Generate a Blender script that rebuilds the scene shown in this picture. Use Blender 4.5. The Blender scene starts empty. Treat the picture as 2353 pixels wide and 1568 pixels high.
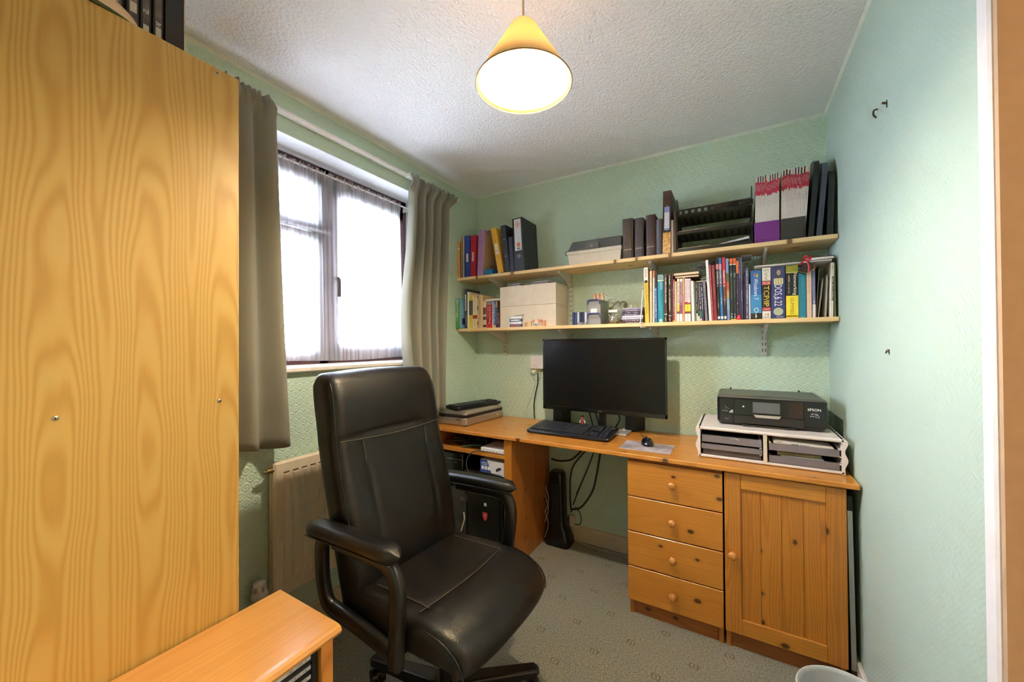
import bpy, math, random
from mathutils import Vector, Matrix
random.seed(7)
S = bpy.context.scene
COL = S.collection
R = math.radians

# ------------------------------------------------------------------ camera
def cam_setup():
    yaw, pitch, roll, f = R(30.356), R(.4778), R(-.3373), 874.09
    c, s = math.cos, math.sin
    fwd = Vector((-s(yaw)*c(pitch), c(yaw)*c(pitch), s(pitch)))
    right = Vector((c(yaw), s(yaw), 0)); up = right.cross(fwd)
    r = c(roll)*right + s(roll)*up; u = -s(roll)*right + c(roll)*up
    cd = bpy.data.cameras.new('camera'); co = bpy.data.objects.new('camera', cd); COL.objects.link(co)
    cd.sensor_width = 36; cd.sensor_fit = 'HORIZONTAL'; cd.lens = f/2353*36
    cd.clip_start = .02
    m = Matrix.Identity(4)
    for i in range(3):
        m[i][0] = r[i]; m[i][1] = u[i]; m[i][2] = -fwd[i]
    m[0][3], m[1][3], m[2][3] = 1.7207, -2.4, 1.30
    co.matrix_world = m
    S.camera = co
cam_setup()

# ------------------------------------------------------------------ world, light, exposure
BULB = 950.0
SKY = 36.0
w = bpy.data.worlds.new('World'); S.world = w; w.use_nodes = True
bg = w.node_tree.nodes['Background']; bg.inputs[0].default_value = (.76, .86, 1.0, 1); bg.inputs[1].default_value = SKY
S.view_settings.view_transform = 'Standard'; S.view_settings.look = 'None'
S.view_settings.exposure = 0.96; S.view_settings.gamma = 1.0; S.view_settings.use_curve_mapping = False
try:
    S.cycles.use_denoising = True; S.cycles.denoiser = 'OPENIMAGEDENOISE'
    S.cycles.max_bounces = 12; S.cycles.diffuse_bounces = 9; S.cycles.transparent_max_bounces = 16
    S.cycles.sample_clamp_indirect = 10.0; S.cycles.caustics_reflective = False; S.cycles.caustics_refractive = False
except Exception:
    pass
def area_light(name, loc, rot, sx, sy, power, color):
    l = bpy.data.lights.new(name, 'AREA'); l.shape = 'RECTANGLE'; l.size = sx; l.size_y = sy; l.energy = power; l.color = color
    o = bpy.data.objects.new(name, l); COL.objects.link(o); o.location = loc; o.rotation_euler = rot
    return o
# unseen area light added on the landing, fills the room through the door
area_light('landing_fill_light', (2.85, -1.15, 2.40), (0, 0, 0), .5, .5, 60, (1, .95, .88))

# ------------------------------------------------------------------ colour and materials
def lin(h):
    h = h.lstrip('#'); v = [int(h[i:i+2], 16)/255 for i in (0, 2, 4)]
    return tuple(x/12.92 if x <= .04045 else ((x+.055)/1.055)**2.4 for x in v) + (1,)
_M = {}
class N:
    def __init__(s, name):
        s.m = bpy.data.materials.new(name); s.m.use_nodes = True; s.t = s.m.node_tree; s.p = s.t.nodes['Principled BSDF']
    def n(s, typ, **kw):
        x = s.t.nodes.new(typ)
        for k, v in kw.items():
            if isinstance(k, str) and hasattr(x, k): setattr(x, k, v)
        return x
    def l(s, a, b): s.t.links.new(a, b)
    def val(s, sock, v):
        if hasattr(v, 'is_output') or isinstance(v, bpy.types.NodeSocket): s.l(v, sock)
        else: sock.default_value = v
    def math(s, op, a, b=None, c=None):
        x = s.n('ShaderNodeMath', operation=op)
        for i, v in enumerate((a, b, c)):
            if v is not None: s.val(x.inputs[i], v)
        return x.outputs[0]
    def noise(s, vec, scale, detail=2, rough=.5):
        x = s.n('ShaderNodeTexNoise'); s.l(vec, x.inputs['Vector']); x.inputs['Scale'].default_value = scale
        x.inputs['Detail'].default_value = detail; x.inputs['Roughness'].default_value = rough
        return x.outputs[0]
    def mapv(s, vec, scale=(1, 1, 1), rot=(0, 0, 0), loc=(0, 0, 0)):
        x = s.n('ShaderNodeMapping'); s.l(vec, x.inputs[0]); x.inputs['Scale'].default_value = scale
        x.inputs['Rotation'].default_value = rot; x.inputs['Location'].default_value = loc
        return x.outputs[0]
    def ramp(s, fac, stops, interp='LINEAR'):
        x = s.n('ShaderNodeValToRGB'); s.l(fac, x.inputs[0]); e = x.color_ramp.elements; x.color_ramp.interpolation = interp
        while len(e) < len(stops): e.new(.5)
        for i, (p, c) in enumerate(stops):
            e[i].position = p; e[i].color = c if len(c) == 4 else (*c, 1)
        return x.outputs[0]
    def mix(s, fac, a, b, blend='MIX'):
        x = s.n('ShaderNodeMix', data_type='RGBA', blend_type=blend)
        s.val(x.inputs[0], fac); s.val(x.inputs[6], a); s.val(x.inputs[7], b)
        return x.outputs[2]
    def bump(s, h, strength=.3, dist=.002):
        x = s.n('ShaderNodeBump'); s.l(h, x.inputs['Height']); x.inputs['Strength'].default_value = strength
        x.inputs['Distance'].default_value = dist; s.l(x.outputs[0], s.p.inputs['Normal'])
    def obj(s): return s.n('ShaderNodeTexCoord').outputs['Object']
    def pr(s, **kw):
        for k, v in kw.items(): s.val(s.p.inputs[k.replace('_', ' ')], v)

def flat(hexc, rough=.55, metal=0, var=.06, bump=0, bscale=400, coat=0, spec=.5):
    """painted / plastic / paper: one colour with faint mottling"""
    key = ('f', hexc, rough, metal, var, bump, bscale, coat, spec)
    if key in _M: return _M[key]
    k = N('plain_'+hexc.strip('#')); c = lin(hexc)
    v = k.obj(); nz = k.noise(v, 35, 3)
    f = k.ramp(nz, [(.3, (1-var,)*3), (.7, (1+var*.3,)*3)])
    k.pr(Base_Color=k.mix(1.0, c, f, 'MULTIPLY'), Roughness=rough, Metallic=metal)
    k.p.inputs['Specular IOR Level'].default_value = spec
    if coat: k.p.inputs['Coat Weight'].default_value = coat; k.p.inputs['Coat Roughness'].default_value = .08
    if bump: k.bump(k.noise(v, bscale, 2), bump, .001)
    _M[key] = k.m
    return k.m

def wood(name, light, mid, dark, grain='Z', across='X', plank=.12, spacing=.012, knots=0., rough=.4, streak=.25, contrast=1., coat=0, rand=True, dep=.05, amt=.6, slope=0., off=0., warpk=.03, warpf=2.2):
    k = N(name); v = k.obj()
    sep = k.n('ShaderNodeSeparateXYZ'); k.l(v, sep.inputs[0])
    g, a = sep.outputs['XYZ'.index(grain)], sep.outputs['XYZ'.index(across)]
    third = [x for x in 'XYZ' if x not in (grain, across)][0]; d0 = sep.outputs['XYZ'.index(third)]
    if rand:
        rnd = k.n('ShaderNodeObjectInfo').outputs['Random']
        a = k.math('MULTIPLY_ADD', rnd, 3.7, a); g = k.math('MULTIPLY_ADD', rnd, 5.3, g)
    com = k.n('ShaderNodeCombineXYZ'); k.l(a, com.inputs[0]); k.l(d0, com.inputs[1]); k.l(g, com.inputs[2]); q = com.outputs[0]
    warp = k.noise(k.mapv(q, (7, 7, warpf)), 1, 2)
    a2 = k.math('MULTIPLY_ADD', warp, warpk, k.math('ADD', a, off))
    pp = k.math('MULTIPLY', k.math('SUBTRACT', 1.0, k.math('COSINE', k.math('MULTIPLY', a2, 6.2832/plank))), plank*.28)
    dn = k.noise(k.mapv(q, (2.5, 2.5, 1.25)), 1, 2)
    dd = k.math('MULTIPLY_ADD', g, slope, k.math('MULTIPLY', k.math('SUBTRACT', dn, .42), dep*4))
    rr = k.math('SQRT', k.math('ADD', k.math('MULTIPLY', pp, pp), k.math('MULTIPLY', dd, dd)))
    jit = k.noise(k.mapv(q, (60, 60, 5)), 1, 2)
    ph = k.math('MULTIPLY_ADD', jit, 1.6, k.math('MULTIPLY', rr, 6.2832/spacing))
    wv = k.math('MULTIPLY_ADD', k.math('SINE', ph), .5, .5)
    fine = k.noise(k.mapv(q, (420, 420, 7)), 1, 2)
    tot = k.math('MULTIPLY_ADD', k.math('SUBTRACT', fine, .5), streak, wv)
    L, Mi, Dk = lin(light), lin(mid), lin(dark)
    col = k.ramp(tot, [(0, L), (.45, tuple(L[i]*.6+Mi[i]*.4 for i in range(3))), (.8, Mi), (1, tuple(Mi[i]*(1-.45*contrast)+Dk[i]*.45*contrast for i in range(3)))])
    col = k.mix(amt, tuple(L[i]*.65+Mi[i]*.35 for i in range(3))+(1,), col)
    big = k.noise(k.mapv(q, (5, 5, .9)), 1, 2)
    col = k.mix(k.math('MULTIPLY', big, .45), col, Mi)
    if knots:
        cm2 = k.n('ShaderNodeCombineXYZ'); k.l(k.math('MULTIPLY', a, 9.5), cm2.inputs[0]); k.l(k.math('MULTIPLY', g, 6.5), cm2.inputs[1])
        vo = k.n('ShaderNodeTexVoronoi', voronoi_dimensions='2D'); k.l(cm2.outputs[0], vo.inputs['Vector']); vo.inputs['Scale'].default_value = 1
        cs = k.n('ShaderNodeSeparateColor'); k.l(vo.outputs['Color'], cs.inputs[0])
        rad = k.math('MULTIPLY_ADD', cs.outputs[1], .05, .025)
        ed = k.math('ADD', vo.outputs['Distance'], k.math('MULTIPLY', k.math('SUBTRACT', jit, .5), .05))
        on = k.math('LESS_THAN', cs.outputs[0], knots)
        mk = k.math('MULTIPLY', k.ramp(k.math('SUBTRACT', ed, rad), [(0, (1, 1, 1)), (.035, (0, 0, 0))]), on)
        halo = k.math('MULTIPLY', k.ramp(k.math('SUBTRACT', ed, rad), [(0, (1, 1, 1)), (.14, (0, 0, 0))]), on)
        col = k.mix(k.math('MULTIPLY', halo, .5), col, tuple(Mi[i]*.6+Dk[i]*.4 for i in range(3))+(1,))
        col = k.mix(k.math('MULTIPLY', mk, .85), col, tuple(Dk[i]*.35 for i in range(3))+(1,))
    k.pr(Base_Color=col, Roughness=rough)
    if coat: k.p.inputs['Coat Weight'].default_value = coat; k.p.inputs['Coat Roughness'].default_value = .18
    k.bump(tot, .08, .0006)
    return k.m

def wallpaper(name, hexc, mode, ax):
    """painted relief wallpaper: ring motif (walls left and back) or a diagonal weave (right wall)"""
    k = N(name); v = k.obj(); sep = k.n('ShaderNodeSeparateXYZ'); k.l(v, sep.inputs[0])
    a, z = sep.outputs[ax], sep.outputs[2]
    if mode == 'ring':
        p = .037
        row = k.math('FLOOR', k.math('DIVIDE', z, p*.87))
        u = k.math('SUBTRACT', k.math('FRACT', k.math('ADD', k.math('DIVIDE', a, p), k.math('MULTIPLY', row, .5))), .5)
        t = k.math('SUBTRACT', k.math('FRACT', k.math('DIVIDE', z, p*.87)), .5)
        d = k.math('SQRT', k.math('ADD', k.math('MULTIPLY', u, u), k.math('MULTIPLY', t, t)))
        h = k.math('SINE', k.math('MULTIPLY', d, 21))
    else:
        p = .016
        u = k.math('DIVIDE', k.math('ADD', a, z), p); t = k.math('DIVIDE', k.math('SUBTRACT', a, z), p)
        su = k.math('SINE', k.math('MULTIPLY', u, 6.2832)); st = k.math('SINE', k.math('MULTIPLY', t, 6.2832))
        ck = k.math('GREATER_THAN', k.math('MULTIPLY', k.math('SINE', k.math('MULTIPLY', u, 1.5708)), k.math('SINE', k.math('MULTIPLY', t, 1.5708))), 0)
        h = k.math('ADD', k.math('MULTIPLY', su, ck), k.math('MULTIPLY', st, k.math('SUBTRACT', 1.0, ck)))
    h = k.math('MULTIPLY_ADD', k.noise(v, 260, 2), 1.6, h)
    c = lin(hexc)
    col = k.mix(k.math('MULTIPLY', k.noise(v, 2.2, 2), .16), c, tuple(x*.88 for x in c[:3])+(1,))
    k.pr(Base_Color=col, Roughness=.6)
    k.bump(h, .5 if mode == 'ring' else .26, .0016)
    return k.m

def m_ceiling():
    k = N('stippled_ceiling_paint'); v = k.obj()
    vo = k.n('ShaderNodeTexVoronoi'); k.l(v, vo.inputs['Vector']); vo.inputs['Scale'].default_value = 85
    h = k.math('ADD', k.math('MULTIPLY', vo.outputs['Distance'], -.8), k.noise(v, 130, 3))
    k.pr(Base_Color=lin('#eeedf2'), Roughness=.75); k.bump(h, .75, .0045)
    return k.m

def m_carpet():
    k = N('sage_carpet'); v = k.obj(); sep = k.n('ShaderNodeSeparateXYZ'); k.l(v, sep.inputs[0]); x, y = sep.outputs[0], sep.outputs[1]
    P, Q = .248, .128
    row = k.math('FLOOR', k.math('DIVIDE', k.math('ADD', y, .641), Q))
    u = k.math('SUBTRACT', k.math('FRACT', k.math('ADD', k.math('DIVIDE', k.math('SUBTRACT', x, 1.071), P), k.math('MULTIPLY', row, .5))), .5)
    t = k.math('SUBTRACT', k.math('FRACT', k.math('DIVIDE', k.math('ADD', y, .641), Q)), .5)
    uu = k.math('MULTIPLY', k.math('ABSOLUTE', u), P); tt = k.math('MULTIPLY', k.math('ABSOLUTE', t), Q)
    wob = k.math('MULTIPLY', k.math('SUBTRACT', k.noise(v, 190, 2), .5), .012)
    e = k.math('ADD', k.math('MAXIMUM', k.math('DIVIDE', uu, 1.35), tt), wob)
    ring = k.math('MULTIPLY', k.math('LESS_THAN', e, .0125), k.math('GREATER_THAN', e, .0085))
    core = k.math('LESS_THAN', e, .0038); mot = k.math('MAXIMUM', ring, core)
    n1 = k.noise(v, 150, 5, .9); n2 = k.noise(v, 3, 2)
    base = k.ramp(n1, [(.36, lin('#4c483c')), (.5, lin('#8c887a')), (.64, lin('#c4bba6'))])
    base = k.mix(k.math('MULTIPLY', n2, .3), base, lin('#869086'))
    base = k.mix(k.math('MULTIPLY', mot, .8), base, lin('#5a4c36'))
    inner = k.math('MULTIPLY', k.math('LESS_THAN', e, .0085), k.math('GREATER_THAN', e, .0038))
    base = k.mix(k.math('MULTIPLY', inner, .5), base, lin('#b3aa90'))
    k.pr(Base_Color=base, Roughness=.95); k.p.inputs['Specular IOR Level'].default_value = .1
    k.p.inputs['Sheen Weight'].default_value = .15
    k.bump(n1, .8, .004)
    return k.m

def m_leather():
    k = N('black_bonded_leather'); v = k.obj()
    vo = k.n('ShaderNodeTexVoronoi'); k.l(v, vo.inputs['Vector']); vo.inputs['Scale'].default_value = 420
    h = k.math('ADD', vo.outputs['Distance'], k.noise(v, 60, 3))
    k.pr(Base_Color=lin('#0a0707'), Roughness=k.ramp(k.noise(v, 9, 2), [(.3, (.36,)*3), (.7, (.46,)*3)]))
    k.p.inputs['Specular IOR Level'].default_value = .4
    k.bump(h, .22, .0012)
    return k.m

def m_fabric(name, hexc, transl=0., sc=900):
    k = N(name); v = k.obj()
    wv = k.noise(k.mapv(v, (1, 1, .35)), sc, 2)
    c = lin(hexc); col = k.mix(k.math('MULTIPLY', wv, .35), c, tuple(x*.6 for x in c[:3])+(1,))
    k.pr(Base_Color=col, Roughness=.85); k.p.inputs['Sheen Weight'].default_value = .2; k.bump(wv, .2, .0008)
    if transl:
        tr = k.n('ShaderNodeBsdfTranslucent'); k.l(col, tr.inputs[0]); mx = k.n('ShaderNodeMixShader'); mx.inputs[0].default_value = transl
        k.l(k.p.outputs[0], mx.inputs[1]); k.l(tr.outputs[0], mx.inputs[2]); k.l(mx.outputs[0], k.t.nodes['Material Output'].inputs[0])
    return k.m

def m_sheer():
    k = N('white_voile'); v = k.obj()
    tp = k.n('ShaderNodeBsdfTransparent'); tp.inputs[0].default_value = (1, 1, 1, 1)
    tl = k.n('ShaderNodeBsdfTranslucent'); tl.inputs[0].default_value = (.92, .93, .97, 1)
    df = k.n('ShaderNodeBsdfDiffuse'); df.inputs[0].default_value = (.93, .93, .97, 1)
    a = k.n('ShaderNodeMixShader'); a.inputs[0].default_value = .35; k.l(tl.outputs[0], a.inputs[1]); k.l(df.outputs[0], a.inputs[2])
    b = k.n('ShaderNodeMixShader'); f = k.math('MULTIPLY_ADD', k.noise(k.mapv(v, (1, 60, .6)), 1, 2), .50, .22); k.l(f, b.inputs[0])
    k.l(tp.outputs[0], b.inputs[1]); k.l(a.outputs[0], b.inputs[2]); k.l(b.outputs[0], k.t.nodes['Material Output'].inputs[0])
    return k.m

def m_clear(name, tint=(.95, .97, .98), gloss=.1, body=0., bodycol=(.8, .8, .8)):
    k = N(name); tp = k.n('ShaderNodeBsdfTransparent'); tp.inputs[0].default_value = (*tint, 1)
    gl = k.n('ShaderNodeBsdfGlossy'); gl.inputs['Roughness'].default_value = .08
    fr = k.n('ShaderNodeFresnel'); fr.inputs[0].default_value = 1.4
    f = k.math('MULTIPLY_ADD', fr.outputs[0], .8, gloss*.2)
    a = k.n('ShaderNodeMixShader'); k.l(f, a.inputs[0]); k.l(tp.outputs[0], a.inputs[1]); k.l(gl.outputs[0], a.inputs[2])
    out = a
    if body:
        df = k.n('ShaderNodeBsdfDiffuse'); df.inputs[0].default_value = (*bodycol, 1)
        b = k.n('ShaderNodeMixShader'); b.inputs[0].default_value = body; k.l(a.outputs[0], b.inputs[1]); k.l(df.outputs[0], b.inputs[2]); out = b
    k.l(out.outputs[0], k.t.nodes['Material Output'].inputs[0])
    return k.m

def m_emit(name, col, st):
    k = N(name); k.pr(Base_Color=(.9, .85, .7, 1)); k.p.inputs['Emission Color'].default_value = (*col, 1); k.p.inputs['Emission Strength'].default_value = st
    return k.m

def m_shade():
    k = N('cream_lampshade_card'); v = k.obj()
    col = k.mix(k.noise(v, 25, 2), lin('#f8e6b0'), lin('#f2d998'))
    k.pr(Base_Color=col, Roughness=.7)
    tr = k.n('ShaderNodeBsdfTranslucent'); tr.inputs[0].default_value = lin('#fbdca4')
    mx = k.n('ShaderNodeMixShader'); mx.inputs[0].default_value = .06
    k.l(k.p.outputs[0], mx.inputs[1]); k.l(tr.outputs[0], mx.inputs[2]); k.l(mx.outputs[0], k.t.nodes['Material Output'].inputs[0])
    return k.m

def m_marble(name, a, b, scale=14, rough=.5):
    k = N(name); v = k.obj(); k.pr(Base_Color=k.ramp(k.noise(v, scale, 4, .65), [(.35, lin(a)), (.62, lin(b))]), Roughness=rough)
    return k.m

# ------------------------------------------------------------------ mesh building
class B:
    def __init__(s): s.v = []; s.f = []; s.mi = []; s.sm = []; s.m = 0; s.smooth = False
    def add(s, vs, fs, smooth=None):
        o = len(s.v); s.v += [tuple(x) for x in vs]
        for f in fs: s.f.append([i+o for i in f]); s.mi.append(s.m); s.sm.append(s.smooth if smooth is None else smooth)
        return s
    def convex(s, vs, fs):
        c = sum((Vector(x) for x in vs), Vector())/len(vs); out = []
        for f in fs:
            p = [Vector(vs[i]) for i in f]; n = (p[1]-p[0]).cross(p[2]-p[0]); m = sum(p, Vector())/len(p)
            out.append(list(f) if n.dot(m-c) >= 0 else list(f)[::-1])
        return s.add(vs, out)
    def box(s, x0, x1, y0, y1, z0, z1, b=0.):
        if x0 > x1: x0, x1 = x1, x0
        if y0 > y1: y0, y1 = y1, y0
        if z0 > z1: z0, z1 = z1, z0
        b = min(b, (x1-x0)*.45, (y1-y0)*.45, (z1-z0)*.45)
        if b <= 0:
            vs = [(x, y, z) for x in (x0, x1) for y in (y0, y1) for z in (z0, z1)]
            return s.convex(vs, [(0, 1, 3, 2), (4, 6, 7, 5), (0, 4, 5, 1), (2, 3, 7, 6), (0, 2, 6, 4), (1, 5, 7, 3)])
        vs = []; idx = {}
        for i, x in enumerate((x0, x1)):
            for j, y in enumerate((y0, y1)):
                for k, z in enumerate((z0, z1)):
                    xi, yi, zi = x+(b, -b)[i], y+(b, -b)[j], z+(b, -b)[k]
                    for a, p in enumerate(((x, yi, zi), (xi, y, zi), (xi, yi, z))): idx[i, j, k, a] = len(vs); vs.append(p)
        fs = []
        for i in (0, 1):
            fs.append([idx[i, j, k, 0] for j, k in ((0, 0), (1, 0), (1, 1), (0, 1))])
            fs.append([idx[j, i, k, 1] for j, k in ((0, 0), (1, 0), (1, 1), (0, 1))])
            fs.append([idx[j, k, i, 2] for j, k in ((0, 0), (1, 0), (1, 1), (0, 1))])
        for i in (0, 1):
            for j in (0, 1):
                fs.append([idx[i, j, 0, 0], idx[i, j, 1, 0], idx[i, j, 1, 1], idx[i, j, 0, 1]])
                fs.append([idx[i, 0, j, 0], idx[i, 1, j, 0], idx[i, 1, j, 2], idx[i, 0, j, 2]])
                fs.append([idx[0, i, j, 1], idx[1, i, j, 1], idx[1, i, j, 2], idx[0, i, j, 2]])
                for k in (0, 1): fs.append([idx[i, j, k, 0], idx[i, j, k, 1], idx[i, j, k, 2]])
        return s.convex(vs, fs)
    def loft(s, rings, cap=True, closed=True, smooth=True):
        n = len(rings[0]); vs = [p for r in rings for p in r]; fs = []
        for i in range(len(rings)-1):
            for j in range(n if closed else n-1):
                a, b = i*n+j, i*n+(j+1) % n
                fs.append((a, b, b+n, a+n))
        s.add(vs, fs, smooth)
        if cap: s.add(rings[0], [list(range(n))[::-1]], False); s.add(rings[-1], [list(range(n))], False)
        return s
    def cyl(s, p0, p1, r0, r1=None, n=16, cap=True, smooth=True):
        r1 = r0 if r1 is None else r1; p0, p1 = Vector(p0), Vector(p1); d = (p1-p0).normalized()
        a = d.orthogonal().normalized(); b = d.cross(a)
        rg = [[p+r*(math.cos(t)*a+math.sin(t)*b) for t in (2*math.pi*i/n for i in range(n))] for p, r in ((p0, r0), (p1, r1))]
        return s.loft(rg, cap, True, smooth)
    def tube(s, pts, r, n=8, sub=6, rect=None):
        pts = [Vector(p) for p in pts]
        if sub > 1 and len(pts) > 2: pts = spline(pts, sub)
        rg = []; a = None
        for i, p in enumerate(pts):
            t = (pts[min(i+1, len(pts)-1)]-pts[max(i-1, 0)]).normalized()
            if rect:  # rect = (half width along fixed axis, half thickness, axis)
                ax = Vector(rect[2]); nn = t.cross(ax).normalized(); h, k = rect[0], rect[1]; c = min(h, k)*.45
                prof = [(h, k-c), (h-c, k), (-h+c, k), (-h, k-c), (-h, -k+c), (-h+c, -k), (h-c, -k), (h, -k+c)]
                rg.append([p+ax*q+nn*e for q, e in prof]); continue
            a = t.orthogonal().normalized() if a is None else (a-t*a.dot(t)).normalized(); b = t.cross(a)
            rr = r(i/(len(pts)-1)) if callable(r) else r
            rg.append([p+rr*(math.cos(q)*a+math.sin(q)*b) for q in (2*math.pi*j/n for j in range(n))])
        return s.loft(rg)
    def lathe(s, prof, c, n=24, axis='z', smooth=True):
        c = Vector(c); rg = []
        for r, h in prof:
            ring = []
            for i in range(n):
                t = 2*math.pi*i/n; x, y = r*math.cos(t), r*math.sin(t)
                ring.append(c+Vector({'z': (x, y, h), 'y': (x, h, -y), 'x': (h, x, y)}[axis]))
            rg.append(ring)
        return s.loft(rg, False, True, smooth)
    def prism(s, poly, a0, a1, axis='y'):
        f = {'y': lambda p, h: (p[0], h, p[1]), 'x': lambda p, h: (h, p[0], p[1]), 'z': lambda p, h: (p[0], p[1], h)}[axis]
        n = len(poly); vs = [f(p, a0) for p in poly]+[f(p, a1) for p in poly]
        ar = sum(poly[i][0]*poly[(i+1) % n][1]-poly[(i+1) % n][0]*poly[i][1] for i in range(n))
        sgn = (ar > 0) == (a1 > a0)
        if axis == 'y': sgn = not sgn
        fs = [list(range(n))[::-1], list(range(n, 2*n))]+[(i, (i+1) % n, (i+1) % n+n, i+n) for i in range(n)]
        return s.add(vs, fs if sgn else [list(f)[::-1] for f in fs], False)
    def ball(s, c, rx, ry=None, rz=None, n=16, k=10):
        ry = ry or rx; rz = rz or rx; c = Vector(c)
        rg = [[c+Vector((rx*math.sin(u)*math.cos(t), ry*math.sin(u)*math.sin(t), rz*math.cos(u))) for t in (2*math.pi*i/n for i in range(n))] for u in (math.pi*(1-j/k) for j in range(k+1))]
        return s.loft(rg, False)
def spline(P, sub):
    out = []
    for i in range(len(P)-1):
        p0, p1, p2, p3 = P[max(i-1, 0)], P[i], P[i+1], P[min(i+2, len(P)-1)]
        for j in range(sub):
            t = j/sub
            out.append(.5*((2*p1)+(p2-p0)*t+(2*p0-5*p1+4*p2-p3)*t*t+(3*p1-p0-3*p2+p3)*t**3))
    out.append(P[-1]); return out
def rrect(w, h, r, n=4):
    """closed rounded rectangle, counter clockwise, centred"""
    out = []
    for cx, cy, a0 in ((w-r, h-r, 0), (-w+r, h-r, 90), (-w+r, -h+r, 180), (w-r, -h+r, 270)):
        for i in range(n+1): a = R(a0+90*i/n); out.append((cx+r*math.cos(a), cy+r*math.sin(a)))
    return out

LOCAL = set()
def origin(o):
    p = Vector()
    while o is not None:
        if o.name in LOCAL: return Vector()
        p += o.location; o = o.parent
    return p
def make(name, b, mats, parent=None, off=None):
    off = origin(parent) if off is None else Vector(off)
    me = bpy.data.meshes.new(name); me.from_pydata([(v[0]-off[0], v[1]-off[1], v[2]-off[2]) for v in b.v], [], b.f)
    for m in (mats if isinstance(mats, (list, tuple)) else [mats]): me.materials.append(m)
    me.polygons.foreach_set('material_index', b.mi); me.polygons.foreach_set('use_smooth', b.sm); me.update()
    o = bpy.data.objects.new(name, me); COL.objects.link(o)
    if parent: o.parent = parent
    return o
def tag(o, label, cat, group=None, kind=None):
    if label: o['label'] = label
    if cat: o['category'] = cat
    if group: o['group'] = group
    if kind: o['kind'] = kind
    return o
def thing(name, label, cat, loc=(0, 0, 0), group=None, rot=None, local=False):
    o = bpy.data.objects.new(name, None); COL.objects.link(o); o.location = loc; o.empty_display_size = .05
    if rot: o.rotation_euler = rot
    if local or rot: LOCAL.add(o.name)
    return tag(o, label, cat, group)
def single(name, b, mats, label, cat, loc, group=None):
    o = make(name, b, mats, None, off=loc); o.location = loc
    return tag(o, label, cat, group)
def part(name, b, mats, parent, label=None):
    o = make(name, b, mats, parent)
    if label: o['label'] = label
    return o
def struct(name, b, mats, parent=None):
    o = make(name, b, mats, parent)
    if not parent: o['kind'] = 'structure'
    return o

_T = {}
def text_mesh(s):
    if s in _T: return _T[s]
    c = bpy.data.curves.new('t', 'FONT'); c.body = s; c.resolution_u = 2
    o = bpy.data.objects.new('t', c); me = bpy.data.meshes.new_from_object(o)
    vs = [v.co.copy() for v in me.vertices]; fs = [list(p.vertices) for p in me.polygons]
    bpy.data.objects.remove(o); bpy.data.meshes.remove(me); bpy.data.curves.remove(c)
    x0, x1 = min(v.x for v in vs), max(v.x for v in vs); y0, y1 = min(v.y for v in vs), max(v.y for v in vs)
    _T[s] = ([((v.x-x0)/(x1-x0)-.5, (v.y-y0)/max(y1-y0, 1e-6)-.5) for v in vs], fs); return _T[s]
def put_text(b, s, c, ex, ey, w, h, skew=0):
    """text s in a box w x h, centred on c, along unit vectors ex (reading) and ey (up)"""
    uv, fs = text_mesh(s); c, ex, ey = Vector(c), Vector(ex), Vector(ey)
    b.add([c+ex*(u*w+v*h*skew)+ey*(v*h) for u, v in uv], fs, False); return b
def scribble(b, c, ex, ey, w, h, n=8, seed=0):
    """a run of tiny unreadable letters: small bars"""
    rd = random.Random(seed*31+n); c, ex, ey = Vector(c), Vector(ex), Vector(ey); st = w/n
    for i in range(n):
        if rd.random() < .14: continue
        hh = h*rd.choice((.62, .62, .9, 1)); p = c+ex*(-w/2+st*(i+.5)); a = ex*(st*.36); q = ey*hh
        o = p-ey*(h*.4)
        if rd.random() < .5:
            b.add([o-a, o-a*.35, o-a*.35+q, o-a+q], [(0, 1, 2, 3)], False); b.add([o+a*.3, o+a, o+a+q*.7, o+a*.3+q*.7], [(0, 1, 2, 3)], False)
        else: b.add([o-a, o+a, o+a+q*.75, o-a+q*.75], [(0, 1, 2, 3)], False)
    return b
DOWN, UP, RT, BK = (0, 0, -1), (0, 0, 1), (1, 0, 0), (0, 1, 0)

# ------------------------------------------------------------------ shared materials
MINT = '#c3d8c3'
wall_ring_x = wallpaper('mint_ring_wallpaper_back', MINT, 'ring', 0)
wall_ring_y = wallpaper('mint_ring_wallpaper_left', MINT, 'ring', 1)
wall_weave = wallpaper('mint_weave_wallpaper', '#b0c4b8', 'weave', 1)
white_paint = flat('#e6e0dc', .45)
white_pl = flat('#dedbd8', .4)
black_pl = flat('#141416', .38)
black_matt = flat('#17181a', .6)
black_gloss = flat('#0a0a0c', .12, coat=.4)
metal_w = flat('#c9c7c0', .42)
chrome = flat('#c8c8c8', .2, 1)
steel = flat('#8f8c86', .35, 1)
paper = flat('#e9e6e2', .8)
leather = m_leather()
shelf_wood = wood('pale_pine_board', '#e9cfa0', '#dcb57a', '#9c6a34', 'X', 'Y', .16, .02, .25, .5, rand=True, contrast=.7, amt=0.45)
honey_h = wood('honey_pine_horizontal', '#c98733', '#b47124', '#5e2d0c', 'X', 'Z', .2, .02, .42, .34, coat=.25, contrast=.7, amt=0.3)
honey_v = wood('honey_pine_vertical', '#c58131', '#a9681f', '#632f0d', 'Z', 'X', .14, .013, .2, .34, coat=.25, amt=0.5)
honey_side = wood('honey_pine_side', '#b7702b', '#98571f', '#4d230a', 'Z', 'Y', .12, .014, .2, .4, coat=.15)
desk_wood = wood('honey_pine_worktop', '#cf8c3a', '#b87529', '#693410', 'X', 'Y', .14, .018, .5, .3, coat=.3, contrast=.8, amt=0.4)
ward_wood = wood('yellow_pine_veneer', '#bfa05a', '#ad8236', '#7f5418', 'Z', 'Y', .155, .0095, 0, .42, contrast=.8, rand=False, streak=.35, amt=.6, dep=.03, slope=.034, off=.045, warpk=.055, warpf=1.8)
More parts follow.
